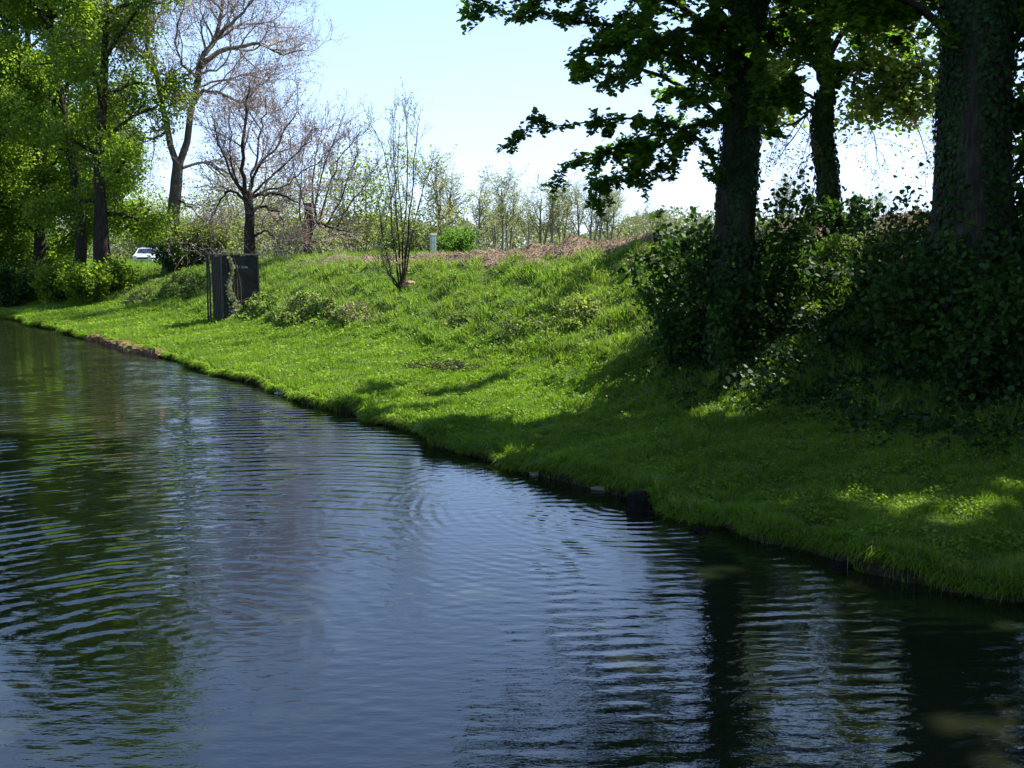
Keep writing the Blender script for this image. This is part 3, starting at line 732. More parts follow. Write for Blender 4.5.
# dead branch pile on the lawn
q = hit(462, 366); b0 = gr(q[0], q[1]); root = thing('brush_pile', b0, 'flat pile of dark dead twigs lying on the grass at the shade edge', 'branches')
rg = np.random.RandomState(2); ns = 90; c = b0 + np.stack([rg.randn(ns) * .42, rg.randn(ns) * .22, -.01 + .06 * rg.rand(ns)], -1)
a = rg.rand(ns) * 6.3; L = .10 + .22 * rg.rand(ns); t = np.linspace(-1, 1, 6)[None, :, None]
dv = np.stack([np.cos(a), np.sin(a), rg.randn(ns) * .10], -1)[:, None] * L[:, None, None]
pth = c[:, None] + dv * t + rg.randn(ns, 6, 3) * .03
build('twigs', [(*tubes(pth, np.full((ns, 6), .008), 4), 0)], BARK, root)

# ------------------------------------------------------------------ trees left of centre
def spread_tree(name, base, trunk, trad, limbs, label, seed, tw=(8, 6, 4), l1=(1.5, 3.5), l2=(.7, 1.6), l3=(.3, .8), up=.05, bark=BARKG, twig=TWIGP, leafn=0, leaf=.07, lmat=L_PINK, cat='tree', wig=.16, ang=.75, lsp=.1, rmin=.009, extra=None, tmul=1.0, group=None, parts3=True):
    rg = np.random.RandomState(seed); root = thing(name, base, label, cat, group)
    mp, mr = stack(limbs)
    mp = mp.copy()
    b1, r1 = spawn(rg, mp, mr, tw[0], .18, 1, ang, l1, P=8, up=up, wig=wig, rr=.55, rmin=rmin * 1.6, tend=.35)
    b2, r2 = spawn(rg, b1, r1, tw[1], .15, 1, ang * .9, l2, P=6, up=up, wig=wig, rr=.55, rmin=rmin)
    b3, r3 = spawn(rg, b2, r2, tw[2], .2, 1, ang * .9, l3, P=4, up=up, wig=wig, rr=.6, rmin=rmin * .75)
    build('trunk', [(*trunk_mesh(trunk, trad, seed, 12, .04, .6), 0), (*tubes(mp, mr, 6), 0)], bark, root)
    pr = [(*tubes(b1, r1, 4), 0), (*tubes(b2, r2, 3), 0), (*tubes(b3, r3, 3), 0)]; ms = [twig]
    if leafn: pr.append((*leaves_on(rg, b3, leafn, leaf, lsp, DIA), 1)); ms.append(lmat)
    if extra is not None:
        e = extra(rg, b2, b3); ms.append(e[2]); pr.append((e[0], e[1], 2))
    build('crown', pr, ms, root, smooth=False)
    return root

# tall bare tree
D1 = 47.
qb_ = at(170, 262, D1); base = gr(qb_[0], qb_[1])
def ly(rg, b2, b3):
    lim = (b3[:, 0, 2] < at(0, 70, D1)[2]) & (b3[:, 0, 0] < at(205, 0, D1)[0]) & (b3[:, 0, 2] > at(0, 170, D1)[2])
    v, f = leaves_on(rg, b3[lim], 1500, .10, .15, DIA); return v, f, L_YEL
lim = [limb_px(p, D1, a, b, depth=dp, seed=100 + i, wob=.05) for i, (p, a, b, dp) in enumerate([
    ([(177, 165), (168, 130), (160, 95), (156, 70), (147, 45), (146, 10), (138, -50)], .16, .07, -1.5),
    ([(179, 165), (188, 125), (194, 95), (200, 62), (212, 40), (222, 10), (228, -50)], .17, .07, 1.5),
    ([(199, 66), (221, 51), (240, 47), (258, 44), (280, 52), (303, 50)], .14, .03, 2.),
    ([(192, 106), (203, 94), (215, 91), (232, 98), (245, 106), (258, 124), (268, 140)], .11, .02, -2.),
    ([(183, 168), (200, 162), (216, 168), (232, 188), (238, 205)], .08, .015, 2.),
    ([(178, 198), (190, 208), (208, 227), (214, 245)], .06, .012, -1.),
    ([(166, 130), (155, 139), (140, 137), (122, 134)], .08, .02, 1.),
    ([(156, 70), (140, 55), (128, 40), (118, 20)], .08, .02, -2.5),
    ([(147, 45), (155, 20), (170, 0), (180, -30)], .08, .02, 2.5),
    ([(212, 40), (235, 20), (255, 0), (270, -30)], .09, .02, -1.5),
    ([(205, 55), (230, 30), (262, 22), (285, 28)], .08, .02, 3.),
    ([(222, 10), (205, -10), (190, -40)], .07, .02, 3.),
    ([(197, 80), (180, 60), (176, 30), (185, 0)], .07, .02, -3.),
    ([(196, 88), (225, 80), (250, 75), (275, 84)], .06, .02, 3.)])]
spread_tree('bare_tree', base, [base - A3(0, 0, .2), at(172, 235, D1), at(175, 200, D1), at(178, 163, D1)], [.36, .30, .27, .25], lim,
            'tall bare forked tree with pinkish grey twigs, highest crown left of centre', 7, tw=(11, 7, 5), l1=(1.4, 3.6), l2=(.7, 1.6), l3=(.3, .9), leafn=20000, leaf=.075, extra=ly, rmin=.011, wig=.2)

# pollarded tree right of the dark box
D2 = 40.
qb_ = at(250, 260, D2); base = gr(qb_[0], qb_[1])
lim = [limb_px(p, D2, a, b, depth=dp, seed=130 + i, wob=.06) for i, (p, a, b, dp) in enumerate([
    ([(247, 198), (243, 170), (242, 140), (246, 110), (250, 85)], .10, .03, -.6),
    ([(247, 198), (262, 165), (280, 140), (297, 112)], .07, .02, .8),
    ([(250, 198), (268, 194), (285, 195), (302, 206)], .08, .02, -.8),
    ([(248, 220), (256, 208), (268, 206), (280, 216), (287, 240)], .08, .02, .6),
    ([(252, 240), (262, 231), (272, 236), (282, 250)], .05, .015, -.5),
    ([(245, 200), (232, 190), (222, 196), (214, 215)], .07, .02, .8),
    ([(246, 198), (228, 165), (218, 140), (210, 115)], .06, .02, -1.),
    ([(248, 196), (255, 160), (262, 125), (266, 95)], .06, .02, 1.5),
    ([(250, 196), (275, 172), (300, 150), (318, 128)], .05, .015, -1.3),
    ([(246, 198), (234, 170), (230, 130), (228, 100)], .05, .015, 1.4),
    ([(250, 197), (285, 185), (305, 170), (322, 160)], .05, .015, 1.2)])]
spread_tree('pollard_tree', base, [base - A3(0, 0, .2), at(249, 235, D2), at(250, 215, D2), at(247, 192, D2)], [.24, .19, .19, .17], lim,
            'pollarded tree with a short dark trunk and fan of reddish twigs behind the dark box', 8, tw=(9, 6, 5), l1=(1.0, 2.4), l2=(.5, 1.2), l3=(.2, .6), up=.05, bark=BARK, twig=TWIGP, leafn=8000, leaf=.065, lmat=L_COP, rmin=.009, ang=.6)

# snapped trunk with shoots
D3 = 42.
qb_ = at(308, 262, D3); base = gr(qb_[0], qb_[1])
lim = [limb_px(p, D3, a, b, depth=dp, seed=150 + i, wob=.04) for i, (p, a, b, dp) in enumerate([
    ([(306, 245), (300, 215), (302, 180), (306, 135)], .05, .012, .4),
    ([(311, 235), (317, 224), (332, 228), (352, 233)], .09, .02, -.5),
    ([(316, 225), (318, 190), (328, 155), (343, 122)], .05, .012, .4),
    ([(318, 226), (328, 190), (340, 160), (362, 130)], .05, .012, -.4),
    ([(314, 226), (312, 185), (316, 155), (322, 128)], .05, .012, .8),
    ([(325, 227), (338, 205), (350, 175), (360, 150)], .045, .012, -.8),
    ([(307, 215), (298, 180), (292, 150), (288, 130)], .04, .012, .5),
    ([(335, 229), (350, 205), (362, 190), (372, 170)], .04, .012, .6),
    ([(310, 244), (318, 240), (326, 247)], .04, .015, .2)])]
spread_tree('snapped_tree', base, [base - A3(0, 0, .2), at(308, 240, D3), at(309, 222, D3), at(308, 203, D3)], [.22, .18, .18, .16], lim,
            'tree with a snapped-off trunk and upright thin shoots, second from the dark box', 12, tw=(8, 5, 4), l1=(.8, 1.8), l2=(.4, .9), l3=(.2, .5), up=.10, bark=BARK, twig=TWIGP, leafn=2600, leaf=.06, lmat=L_COP, rmin=.008, ang=.5)

# slender multi-stemmed tree on the slope
q = hit(402, 289); base = gr(q[0], q[1]); D4 = q[1]
lim = [limb_px(p, D4, a, b, depth=dp, seed=170 + i, wob=.015) for i, (p, a, b, dp) in enumerate([
    ([(400, 290), (393, 240), (390, 190), (383, 150), (375, 130)], .03, .006, .3),
    ([(401, 290), (398, 240), (396, 180), (392, 110)], .032, .006, -.2),
    ([(402, 290), (403, 240), (407, 190), (407, 130), (405, 112)], .032, .006, .3),
    ([(403, 290), (407, 240), (412, 190), (416, 140), (420, 118)], .032, .006, -.3),
    ([(404, 290), (405, 250), (400, 200), (398, 160), (400, 120)], .032, .006, .5),
    ([(400, 290), (390, 270), (384, 240), (378, 200)], .03, .008, -.3),
    ([(404, 288), (410, 250), (420, 200), (432, 165)], .03, .008, .4),
    ([(400, 290), (390, 276), (383, 262)], .03, .008, -.3)])]
spread_tree('multi_stemmed_tree', base, [base - A3(0, 0, .2), base + A3(0, 0, .05), base + A3(0, .02, .15), base + A3(0, 0, .25)], [.09, .085, .08, .04], lim,
            'slender multi-stemmed young tree standing alone on the open slope', 14, tw=(9, 4, 3), l1=(.5, 1.1), l2=(.2, .5), l3=(.1, .3), up=.16, bark=BARK, twig=TWIGG, leafn=2600, leaf=.05, lmat=L_YEL, rmin=.005, ang=.55, lsp=.04)
# broken pale rock at its foot
def rock(name, c, sx, sy, sz, m, label, cat, seed, flat=0):
    import bmesh
    bm = bmesh.new(); bmesh.ops.create_icosphere(bm, subdivisions=3, radius=1); r = np.random.RandomState(seed)
    for v in bm.verts:
        p = v.co; k = 1 + .22 * sin(3 * p.x + seed) * cos(4 * p.y + seed) + .12 * sin(7 * p.z + 2 * p.x + seed) + .05 * r.randn()
        q = Vector((p.x * sx, p.y * sy, p.z * sz)) * k
        v.co = q
    me = bpy.data.meshes.new(name); bm.to_mesh(me); bm.free(); me.materials.append(m)
    o = link(name, me); o.location = tuple(float(a) for a in c); return tag(o, label, cat)
STONE = rough_mat('weathered stone', (.12, .10, .08), (.24, .21, .17), (.38, .34, .29), 9)
PINKST = rough_mat('pinkish broken stone', (.12, .07, .05), (.26, .16, .12), (.40, .28, .22), 9)
q = hit(409, 287); rock('broken_stone', gr(q[0], q[1]) + A3(0, 0, .06), .17, .12, .11, PINKST, 'small pinkish broken stone at the foot of the slender multi-stemmed tree', 'stone', 3)

# ------------------------------------------------------------------ dense green trees at the left
def green_tree(px, D, H, R, r0, seed, label, zlow, nleaf, trunk_px=None, leafsz=.15, lm=L_DENSE, nlimb=22):
    rg = np.random.RandomState(seed); base = g_at(px, D); root = thing('green_tree', base, label, 'tree')
    if trunk_px: path = np.array([base - A3(0, 0, .2)] + [at(a, b, D) for a, b in trunk_px]); path = catmull(path, 10)
    else: path = base + np.stack([.2 * np.sin(np.linspace(0, 5, 10) + seed), .2 * np.sin(np.linspace(0, 4, 10) + seed), np.linspace(-.2, H * .9, 10)], -1)
    rad = np.linspace(r0, r0 * .25, 10)
    ztop = path[-1, 2]; main = []
    for i in range(nlimb):
        z = zlow + (ztop - .5 - zlow) * i / nlimb; tt = np.interp(z, path[:, 2], np.linspace(0, 1, 10))
        p = sample(path[None], rad[None], np.array([0]), np.array([tt]))[0][0]
        f = i / nlimb; a = i * 2.4 + rg.rand(); L = R * (.75 + .4 * rg.rand()) * (1 - .55 * f ** 2) * (.75 + .5 * min(1, f * 3))
        pts = [p]; dr = A3(cos(a), sin(a), .25 + .9 * f)
        for j in range(11): dr = norm(dr + rg.randn(3) * .13); pts.append(pts[-1] + dr * L / 11)
        main.append((np.array(pts), np.linspace(r0 * .35, .03, 12)))
    mp, mr = stack(main)
    b1, q1 = spawn(rg, mp, mr, 9, .15, 1, .85, (R * .25, R * .5), P=7, up=.0, wig=.16, rr=.5, rmin=.012, tend=.35)
    b2, q2 = spawn(rg, b1, q1, 6, .15, 1, .8, (R * .1, R * .25), P=5, up=-.03, wig=.2, rr=.5, rmin=.008)
    build('trunk', [(*trunk_mesh(path, rad, seed, 12, .05), 0), (*tubes(mp, mr, 5), 0)], BARK, root)
    build('crown', [(*tubes(b1, q1, 3), 0), (*tubes(b2, q2, 3), 0), (*leaves_on(rg, b2, int(nleaf * 1.9), leafsz * .8, .22, DIA, upbias=.5), 1), (*leaves_on(rg, b1, int(nleaf * .5), leafsz * .8, .25, DIA, upbias=.5), 1)], [TWIG, lm], root, smooth=False)
    return root
green_tree(102, 44, 17, 3.6, .30, 41, 'rightmost of the dense green trees on the left, straight trunk and bright leaf edge', 4.2, 22000,
           [(101, 240), (101, 200), (99, 160), (103, 110), (104, 60), (108, 0), (110, -80), (112, -140)], lm=L_DENSE)
green_tree(66, 49, 18, 3.7, .27, 42, 'leaning dark-trunked green tree second in the left group', 4.6, 38000,
           [(82, 250), (78, 200), (70, 150), (60, 90), (50, 30), (48, -60), (46, -130)], leafsz=.17)
green_tree(34, 53, 18, 4.6, .27, 43, 'dark green tree third in the left group, near the left edge', 2.6, 46000, [(40, 240), (38, 180), (34, 100), (28, 40), (26, -30), (25, -110)], leafsz=.18)
green_tree(0, 58, 13, 4.6, .34, 44, 'dark green tree cut by the left edge of the photo', 2.0, 36000, leafsz=.19)
green_tree(-45, 52, 15, 5.0, .34, 45, 'green tree leftmost of the left group, mostly beyond the edge', 2.0, 26000, leafsz=.19)
# undergrowth below them
for i, (px, D, H, R, lm, lab) in enumerate([
    (110, 43.5, 1.3, .9, L_DENSE, 'bright leafy bush at the right foot of the left tree group'),
    (86, 42.5, 1.4, 1.2, L_DENSE, 'low bush at the foot of the straight-trunked left tree'),
    (56, 44.0, 1.5, 1.4, L_DENSE, 'low bush under the leaning tree in the left group'),
    (25, 46.0, 1.4, 1.6, L_DENSE, 'bush low at the far left beside the water strip'),
    (-2, 44.0, 1.6, 1.6, L_SHRUB, 'grey-green bush cut by the left edge'),
    (176, 45.5, 1.3, .9, L_SHRUB, 'dark round bush at the foot of the tall bare tree'),
    (40, 55.0, 2.4, 2.4, L_DENSE, 'tall bush filling the gap behind the leaning left tree'),
    (200, 47.0, 1.9, 1.7, L_YEL, 'yellow-green bush right of the tall bare tree'),
]):
    shrub('leafy_bush', g_at(px, D), H, R, 16, int(7000 * R / 1.6), .095, lm, lab, seed=60 + i, stem_r=.03, spread=.35)

# loose spring bushes and small trees behind the crest
for i, (px, D, H, R, nl, lm, lab) in enumerate([
    (150, 112., 7.5, 5., 6000, L_YEL, 'yellow-green bush filling the gap between left trees and tall bare tree'),
    (205, 70., 4.2, 4.0, 3600, L_PALE, 'loose pale bush behind and right of the tall bare tree'),
    (238, 62., 5.2, 3.6, 3800, L_PALE, 'rounded olive bush behind the pollarded tree, on its left'),
    (290, 66., 4.6, 4.0, 3800, L_PALE, 'loose olive bush behind the pollarded tree, on its right'),
    (362, 46., 4.6, 2.6, 4200, L_YEL, 'pale green hazel-like bush left behind the slender multi-stemmed tree'),
    (440, 60., 3.2, 2.4, 1500, L_PALE, 'thin pale bush right behind the slender multi-stemmed tree'),
    (334, 75., 2.8, 4.0, 2600, L_PALE, 'low pale bush on the skyline between snapped tree and hazel-like bush'),
    (402, 60., 2.6, 2.8, 2400, L_YEL, 'low yellowish bush directly behind the slender multi-stemmed tree'),
]):
    shrub('spring_bush', g_at(px, D), H, R, 16, nl, .10 * D / 60 + .02, lm, lab, seed=90 + i, tmat=TWIGG, stem_r=.035, spread=.3, K1=7, K2=4)
shrub('green_bush', g_at(456, 52.), 1.65, 1.3, 16, 3000, .10, L_BUSH, 'small vivid green bush beside the white post', seed=130, stem_r=.02, spread=.35)

# far row of small trees
protos = []
for v in range(4):
    rg = np.random.RandomState(300 + v); H = 8.
    path = np.stack([.15 * np.sin(np.linspace(0, 4, 8) + v), .1 * np.sin(np.linspace(0, 5, 8)), np.linspace(-.2, H * .72, 8)], -1); rad = np.linspace(.15, .05, 8)
    t2 = path * A3(1, 1, .9) + np.stack([np.linspace(0, .9, 8), np.linspace(0, .5, 8), 0 * np.linspace(0, 1, 8)], -1)
    mp = np.stack([path, t2] if v % 2 else [path]); mr = np.stack([rad, rad * .8] if v % 2 else [rad])
    b0, r0_ = spawn(rg, mp, mr, 9, .35, 1, .55, (1.6, 2.8), P=7, up=.05, wig=.14, rr=.6, rmin=.03, tend=.2)
    b1, r1_ = spawn(rg, b0, r0_, 6, .2, 1, .6, (.7, 1.5), P=5, up=.03, wig=.18, rr=.6, rmin=.018)
    b2, r2_ = spawn(rg, b1, r1_, 4, .2, 1, .7, (.3, .7), P=4, up=.0, wig=.2, rr=.6, rmin=.012)
    protos.append((mp, mr, b0, r0_, b1, r1_, b2, r2_, leaves_on(rg, b2, 1900, .13, .16, DIA)))
order = ['first', 'second', 'third', 'fourth', 'fifth', 'sixth', 'seventh', 'eighth', 'ninth', 'tenth', 'eleventh', 'twelfth', 'thirteenth', 'fourteenth', 'fifteenth', 'sixteenth', 'seventeenth', 'eighteenth']
GT = 'small spring trees in the far row'
far_px = [(438, 60, 5.0), (450, 64, 4.4), (478, 100, 6.2), (494, 112, 5.6), (502, 96, 6.8), (512, 105, 6.4), (528, 110, 5.0), (541, 102, 6.3), (552, 98, 6.0), (565, 104, 5.6), (578, 100, 6.0), (592, 97, 6.2), (601, 106, 6.0), (612, 100, 5.6), (640, 125, 4.8), (652, 120, 5.4), (868, 60, 3.0), (782, 60, 3.6)]
proto_root = []
for i, (px, D, H) in enumerate(far_px):
    v = i % 4; base = g_at(px, D)
    kind = 'slim' if v in (0, 2) else 'twin-stemmed'
    if i < 14: lab = '%s %s pale tree from the white post in the far row' % (order[i], kind)
    elif i < 16: lab = 'faint tree at the right end of the far row, %s' % ('just past the gap' if i == 14 else 'nearest the central trunk')
    else: lab = 'small hazy tree seen low %s' % ('between the slim and the thick ivy trunks' if i == 16 else 'between the central and the slim ivy trunks')
    if v >= len(proto_root):
        mp, mr, b0, r0_, b1, r1_, b2, r2_, lf = protos[v]
        root = thing('far_tree', (0, 0, 0), lab, 'tree', GT)
        build('trunk', [(*tubes(mp, mr, 6), 0), (*tubes(b0, r0_, 4), 0)], TWIGG, root)
        build('crown', [(*tubes(b1, r1_, 3), 0), (*tubes(b2, r2_, 3), 0), (*lf, 1)], [TWIGG, L_PALE], root, smooth=False)
        root.location = tuple(base); k = H / 8 * 1.4; root.scale = (k * 1.1, k * 1.1, k); root.rotation_euler = (0, 0, i * 1.3); proto_root.append(root)
    else:
        k = H / 8 * 1.4; copy_thing(proto_root[v], base, i * 1.7, (k * (1 + .1 * sin(i)), k), lab, GT)

# distant wood on the skyline
rg = np.random.RandomState(77); n = 110000
px = -60 + 1150 * rg.rand(n); D = 150 + 50 * rg.rand(n); x = (px - 512) / FPX * D
topz = 6.0 + 1.5 * nz(x, x * 0, .03, 61) + 1.0 * nz(x, x * 0, .11, 62)
pos = np.stack([x, D, 1.0 + topz * rg.rand(n) ** .8], -1)
tag(build('distant_wood', [(*leaf_quads(rg, pos, .42, DIA, upbias=.2), 0)], [L_WOOD], smooth=False), 'pale hazy band of distant woodland on the skyline', 'woodland', kind='stuff')

# ------------------------------------------------------------------ boxes and small objects
def box(c, s, rz=0.):
    x, y, z = [q / 2 for q in s]
    v = np.array([(a * x, b * y, e * z) for a in (-1, 1) for b in (-1, 1) for e in (-1, 1)], float)
    R = np.array([[cos(rz), -sin(rz), 0], [sin(rz), cos(rz), 0], [0, 0, 1]]); v = v @ R.T + np.array(c)
    f = np.array([(0, 1, 3, 2), (4, 6, 7, 5), (0, 4, 5, 1), (2, 3, 7, 6), (0, 2, 6, 4), (1, 5, 7, 3)]); return v, f
def boxes(name, lst, m, parent, bev=0.):
    o = build(name, [(*box(*b), 0) for b in lst], m, parent, smooth=False)
    if bev:
        md = o.modifiers.new('bevel', 'BEVEL'); md.width = bev; md.segments = 2
    return o
METAL = rough_mat('dark painted metal', (.014, .013, .011), (.027, .025, .021), (.048, .044, .036), 3, .6, .15)
RUST = rough_mat('dark weathered edge', (.03, .03, .025), (.05, .05, .04), (.09, .085, .07), 8, .8, .3)
PAINT = rough_mat('faded white paint', (.35, .35, .33), (.45, .45, .43), (.55, .55, .53), 20, .8, .0)
DS = 31.5
qs = g_at(229, DS); zt = at(235, 255, DS)[2]; Hb = zt - qs[2] + .25
root = thing('metal_box', (qs[0], qs[1], qs[2] - .25), 'dark metal box with faint white scribble, ivy hanging over its front', 'cabinet')
root.rotation_euler = (0, 0, 0)
rzb = radians(33)
def loc(a, b, z): return (qs[0] + .02 + a * cos(rzb) - b * sin(rzb), qs[1] + .55 + a * sin(rzb) + b * cos(rzb), qs[2] - .25 + z)
w_, dp_ = 1.16, .95
boxes('body', [(loc(0, 0, Hb / 2 - .02), (w_, dp_, Hb - .04), rzb)], METAL, root, .012)
boxes('lid', [(loc(0, 0, Hb + .005), (w_ + .06, dp_ + .06, .045), rzb)], RUST, root, .008)
fl = [(loc(sx * (w_ / 2 + .004), sy * (dp_ / 2 + .004), Hb / 2), (.045, .045, Hb - .03), rzb) for sx in (-1, 1) for sy in (-1, 1)]
for k_, fb in enumerate(fl): boxes('corner_strip', [fb], RUST, root)
rib = [(loc(-w_ / 2 - .004, -dp_ / 2 + .16 * j + .08, Hb / 2), (.02, .05, Hb - .12), rzb) for j in range(6)]
boxes('ribs', rib, METAL, root)
# faint hand-painted strokes on the right-hand face
letters = [[(0, 0), (.02, .10)], [(.02, .10), (.05, .02)], [(.05, .02), (.08, .1)], [(.08, .1), (.1, 0)], [(.15, .01), (.16, .06)], [(.22, .07), (.22, .01)], [(.22, .01), (.27, .01)], [(.27, .01), (.27, .07)], [(.31, 0), (.33, .06)], [(.33, .06), (.35, .01)], [(.35, .01), (.38, .06)], [(.38, .06), (.40, 0)]]
pts = []
for (a0, b0_), (a1, b1_) in letters:
    pts.append([loc(-.16 + a0, -dp_ / 2 - .004, Hb - .42 + b0_ * 1.1), loc(-.16 + a1, -dp_ / 2 - .004, Hb - .42 + b1_ * 1.1)])
for a_i, b_i in ((0, 4), (4, 5), (5, 8), (8, 12)):
    build('painted_letter', [(*tubes(np.array(pts[a_i:b_i]), np.full((b_i - a_i, 2), .008), 4), 0)], PAINT, root)
# ivy over it
rg = np.random.RandomState(5); n = 560; zz = rg.rand(n) ** 2.6; mid = -.42 + .30 * (1 - zz) + .10 * np.sin(zz * 9); wd_ = .03 + .40 * (1 - zz) ** 3
a_ = np.clip(mid + rg.randn(n) * wd_ * .6, -.55, .62); Lp = np.array([loc(x_, -dp_ / 2 - .03 - .12 * abs(rg.randn()) * (1.2 - z_), z_ * Hb) for x_, z_ in zip(a_, zz)])
n2 = 260; L2 = np.array([loc(-.5 + .5 * rg.rand(), -dp_ / 2 + .1 * rg.rand(), Hb + .02 + .06 * rg.rand()) for _ in range(n2)])
vine = np.array([[loc(-.42 + .06 * i_ + .30 * (1 - t_) + .06 * sin(6 * t_ + i_), -dp_ / 2 - .02, t_ * Hb) for t_ in np.linspace(0, 1, 10)] for i_ in range(5)])
build('ivy', [(*leaf_quads(rg, np.vstack([Lp, L2]), .075, HEX, outward=np.tile(A3(-.1, -1, .2), (n + n2, 1))), 0), (*tubes(vine, np.full((5, 10), .008), 4), 1)], [L_VINE, TWIG], root, smooth=False)
mound(238, 309, 1.0, .5, 1.0, 3200, .075, L_VINE, 'bushy ivy heap against the foot of the dark metal box', 21, G, .15)
# thin posts next to it
for px_, hh in ((205.5, 1.75), (208, 1.9)):
    q = g_at(px_, DS + .2); r_ = thing('thin_post', q, 'thin weathered post beside the dark metal box, %s' % ('the outer of two' if px_ < 207 else 'the one touching it'), 'post', 'thin posts beside the dark box')
    top_ = at(px_, 255, DS + .2)[2]
    pp = np.array([[(q[0], q[1], q[2] - .1), (q[0] + .01, q[1], (q[2] + top_) / 2), (q[0] + (.03 if px_ < 207 else 0), q[1], top_ + (0 if px_ > 207 else -.05))]])
    build('shaft', [(*tubes(pp, np.full((1, 3), .028), 8), 0), (*box((pp[0, 2, 0], pp[0, 2, 1], pp[0, 2, 2]), (.07, .07, .02)), 0)], RUST, r_)

# white post on the skyline
q = g_at(433, 47); zt = at(433, 236, 47)[2]
root = thing('marker_post', q, 'short pale concrete post with a cap, standing on the crest', 'post')
WHITE = rough_mat('pale concrete', (.42, .40, .37), (.55, .53, .50), (.66, .64, .62), 7)
boxes('shaft', [((q[0], q[1], (q[2] - .1 + zt) / 2), (.24, .22, zt - q[2] + .1), .5)], WHITE, root, .02)
boxes('cap', [((q[0], q[1], zt + .05), (.30, .28, .10), .5)], WHITE, root, .02)

# stone edging at the waterside
q0 = hit(92, 338); q1 = hit(168, 358)
s0, d0 = sd(q0[0], q0[1]); s1, d1 = sd(q1[0], q1[1])
def ledge():
    n = 46; s = np.linspace(s1, s0, n); prof = [(-.24, -.3), (-.22, .08), (-.19, .16), (-.10, .21), (.10, .22), (.2, .0)]
    rg = np.random.RandomState(6); v = []
    for i, s_ in enumerate(s):
        e = min(1, i / 3, (n - 1 - i) / 3) if n else 1
        for (dd, z) in prof:
            x, y = xy(s_, dd + .03 * rg.randn()); v.append((x, y, z * (.55 + .45 * e) + .02 * rg.randn() - .02))
    v = np.array(v); k = len(prof); i = np.arange(n * k).reshape(n, k)
    return v, np.stack([i[:-1, :-1], i[:-1, 1:], i[1:, 1:], i[1:, :-1]], -1).reshape(-1, 4)
EDGE = rough_mat('mossy brown stone', (.03, .02, .012), (.085, .05, .026), (.2, .13, .06), 7, .9, 1., bd=.05)
tag(build('stone_edging', [(*ledge(), 0)], EDGE, smooth=False), 'low mossy brown stone edging where the lawn meets the water at left', 'edging')

# stump / stones / scrap at the waterline
q = hit(638, 511); c = A3(q[0], q[1], 0)
rg = np.random.RandomState(1)
SOAK = rough_mat('soaked black wood', (.002, .0018, .0015), (.005, .004, .003), (.01, .008, .006), 12, .9, .8, bd=.02)
pth = np.array([c + A3(0, 0, -.2), c + A3(0, 0, 0), c + A3(.01, .01, .08), c + A3(-.01, .02, .16), c + A3(-.02, .02, .20), c + A3(-.02, .02, .21)])
v, f = tubes(pth[None], (np.array([.15, .14, .12, .115, .09, .01])[:, None] * (1 + .12 * rg.randn(1, 14)))[None], 14)
rt = thing('tree_stump', c, 'small black soaked stump standing in the water at the bank', 'stump')
build('stump_wood', [(v, f, 0)], SOAK, rt)
rp = np.array([[c + A3(.05, .02, .08), c + A3(.16, .06, .10), c + A3(.27, .1, .04), c + A3(.36, .12, -.05)], [c + A3(-.02, 0, .06), c + A3(.08, -.08, .03), c + A3(.16, -.12, -.02), c + A3(.2, -.14, -.1)]])
build('root', [(*tubes(rp, np.array([[.05, .045, .035, .02]] * 2), 8), 0)], SOAK, rt)
q = hit(537, 473); rock('waterside_stone', (q[0], q[1], .01), .10, .06, .045, STONE, 'small grey stone in the water left of the black stump', 'stone', 7)
q = hit(603, 484); rock('waterside_stone', (q[0], q[1], .01), .13, .05, .035, STONE, 'flat dull stone at the water line just beside the black stump', 'stone', 8)
q = hit(332, 415)
q = hit(282, 393); rt = thing('floating_scrap', (q[0], q[1], 0), 'small pale curled scrap floating by the lit bank', 'litter')
a = np.linspace(0, pi, 8); pa = np.stack([.075 * np.cos(a), 0 * a, .01 + .075 * np.sin(a)], -1) + A3(q[0] + .04, q[1], 0)
pb = np.stack([np.linspace(-.14, .1, 8), 0 * a, .012 + 0 * a], -1) + A3(q[0], q[1] - .03, 0)
build('curled_edge', [(*tubes(np.stack([pa, pb]), np.full((2, 8), .014), 6), 0)], PAINT, rt)
build('flap', [(*box((q[0] - .09, q[1], .04), (.05, .02, .07), .3), 0)], PAINT, rt)

for i_, (px_, py_, lab) in enumerate([(700, 531, 'low muddy stone at the waterline, the one just right of the black stump'), (455, 446, 'small muddy stone at the waterline where the shade begins'), (845, 568, 'muddy stone at the waterline nearest the lower right')]):
    q = hit(px_, py_); rock('muddy_stone', (q[0], q[1], .0), .09 + .03 * i_, .06, .045, SOAK, lab, 'stone', 20 + i_)
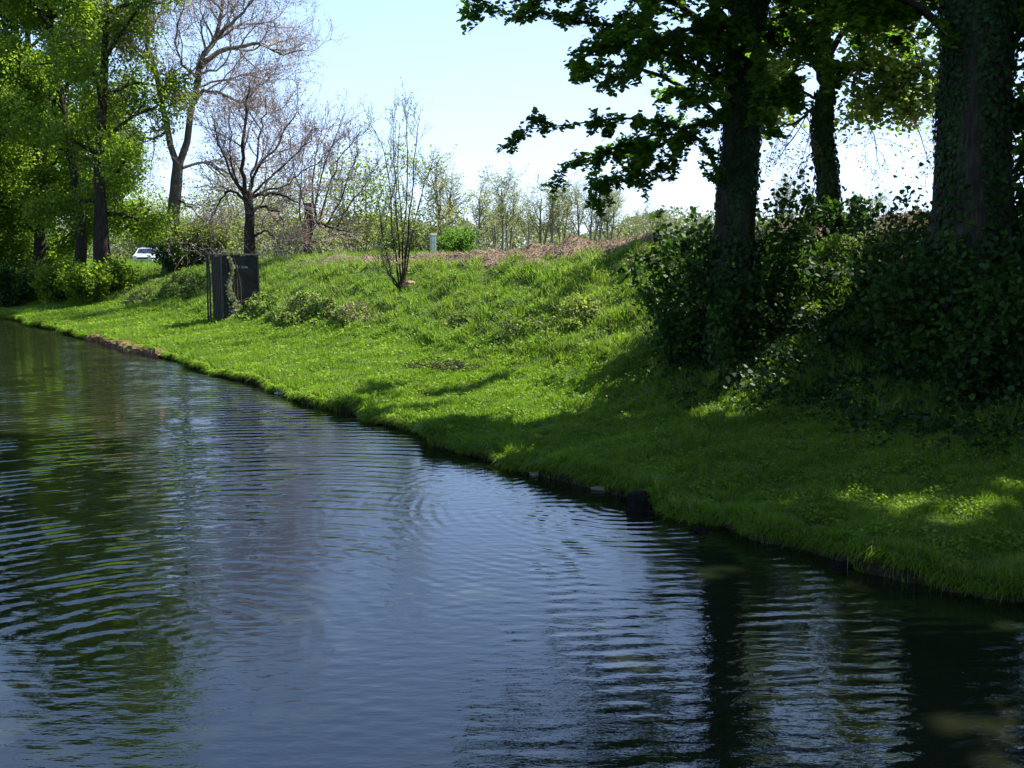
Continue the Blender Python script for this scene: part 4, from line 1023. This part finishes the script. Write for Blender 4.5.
# ------------------------------------------------------------------ parked cars far left
def car(px, D, rz, paint, label, name, W=1.7):
    b = g_at(px, D); root = thing(name, b, label, 'car', 'cars parked behind the meadow')
    def lf(prof, halfw, y0, zs=1.):  # side profile (x along the car, z), extruded across with a tumblehome
        n = len(prof); v = []
        for sgn, in ((-1,), (1,)):
            for (xl, z, hw) in prof: v.append((sgn * hw, xl, z))
        v = np.array(v, float); f = [(i, (i + 1) % n, n + (i + 1) % n, n + i) for i in range(n)]
        return v, np.array(f), n
    R = np.array([[cos(rz), -sin(rz), 0], [sin(rz), cos(rz), 0], [0, 0, 1]])
    def put(v): return np.asarray(v) @ R.T + b
    h = W / 2
    body = [(-2.0, .28, h * .94), (-2.05, .55, h * .96), (-1.9, .72, h * .95), (-.95, .88, h), (-.35, 1.36, h * .78), (1.1, 1.42, h * .78), (1.75, .95, h * .95), (1.95, .85, h * .95), (2.0, .3, h * .94)]
    v, f, n = lf(body, h, 0)
    rings = []
    o = build('body', [(put(v), f, 0)], paint, root, smooth=False)
    sides = [(put(v[:n]), np.arange(n)[None, ::-1], 0), (put(v[n:]), np.arange(n)[None], 0)]
    build('side_panel', [sides[0]], paint, root, smooth=False); build('side_panel', [sides[1]], paint, root, smooth=False)
    ws_ = np.array([(-h * .84, -.93, .915), (h * .84, -.93, .915), (h * .70, -.42, 1.325), (-h * .70, -.42, 1.325)]) + A3(0, -.02, .012)
    build('windscreen', [(put(ws_), np.array([[0, 1, 2, 3]]), 0)], GLASS, root, smooth=False)
    for sg in (-1, 1):
        sw = np.array([(sg * h * 1.0, -.70, .95), (sg * h * .97, 1.5, .98), (sg * h * .80, 1.05, 1.34), (sg * h * .80, -.30, 1.30)]) + A3(sg * .012, 0, 0)
        build('side_window', [(put(sw), np.array([[0, 1, 2, 3]]), 0)], GLASS, root, smooth=False)
        build('headlight', [(put(box((sg * h * .72, -2.03, .62), (.3, .12, .14))[0]), box((0, 0, 0), (1, 1, 1))[1], 0)], LAMPG, root, smooth=False)
    build('grille', [(put(box((0, -2.05, .5), (.9, .08, .16))[0]), box((0, 0, 0), (1, 1, 1))[1], 0)], RUBBER, root, smooth=False)
    for sx in (-1, 1):
        for yy in (-1.3, 1.25):
            a = np.linspace(0, 2 * pi, 25)[:-1]; hub = A3(sx * h * .86, yy, .31)
            pr = [(.30, -.09), (.31, 0), (.30, .09), (.18, .095)]
            vv = np.array([[(hub[0] + dx, hub[1] + r_ * cos(t), hub[2] + r_ * sin(t)) for t in a] for r_, dx in [(.02, -.1)] + [(q_, w_2) for q_, w_2 in pr] + [(.02, .1)]]).reshape(-1, 3)
            m_ = 6; i = np.arange(m_ * 24).reshape(m_, 24); jn = np.roll(i, -1, 1)
            build('wheel', [(put(vv), np.stack([i[:-1], jn[:-1], jn[1:], i[1:]], -1).reshape(-1, 4), 0)], RUBBER, root)
    return root
def plain(name, c, rough=.3, metallic=0., coat=0.):
    m, nt, out = mat(name); f = noise(nt, 3, 3); col = ramp(nt, f, [(.3, tuple(q * .85 for q in c)), (.7, c)])
    p = nd(nt, 'ShaderNodeBsdfPrincipled'); nt.links.new(col, p.inputs['Base Color']); p.inputs['Roughness'].default_value = rough; p.inputs['Metallic'].default_value = metallic; p.inputs['Coat Weight'].default_value = coat
    nt.links.new(p.outputs[0], out.inputs[0]); return m
GLASS = plain('dark car glass', (.02, .03, .05), .08); LAMPG = plain('lamp glass', (.5, .52, .55), .1); RUBBER = plain('black rubber', (.015, .015, .015), .8)
car(147, 92, radians(8), plain('pale silver blue paint', (.55, .62, .72), .3, 0, .6), 'pale silver car seen front-on beyond the meadow at left', 'parked_car')
car(159, 96, radians(25), plain('dark blue paint', (.03, .05, .10), .3, 0, .6), 'dark blue car just right of the silver one, half hidden by a bush', 'parked_car')
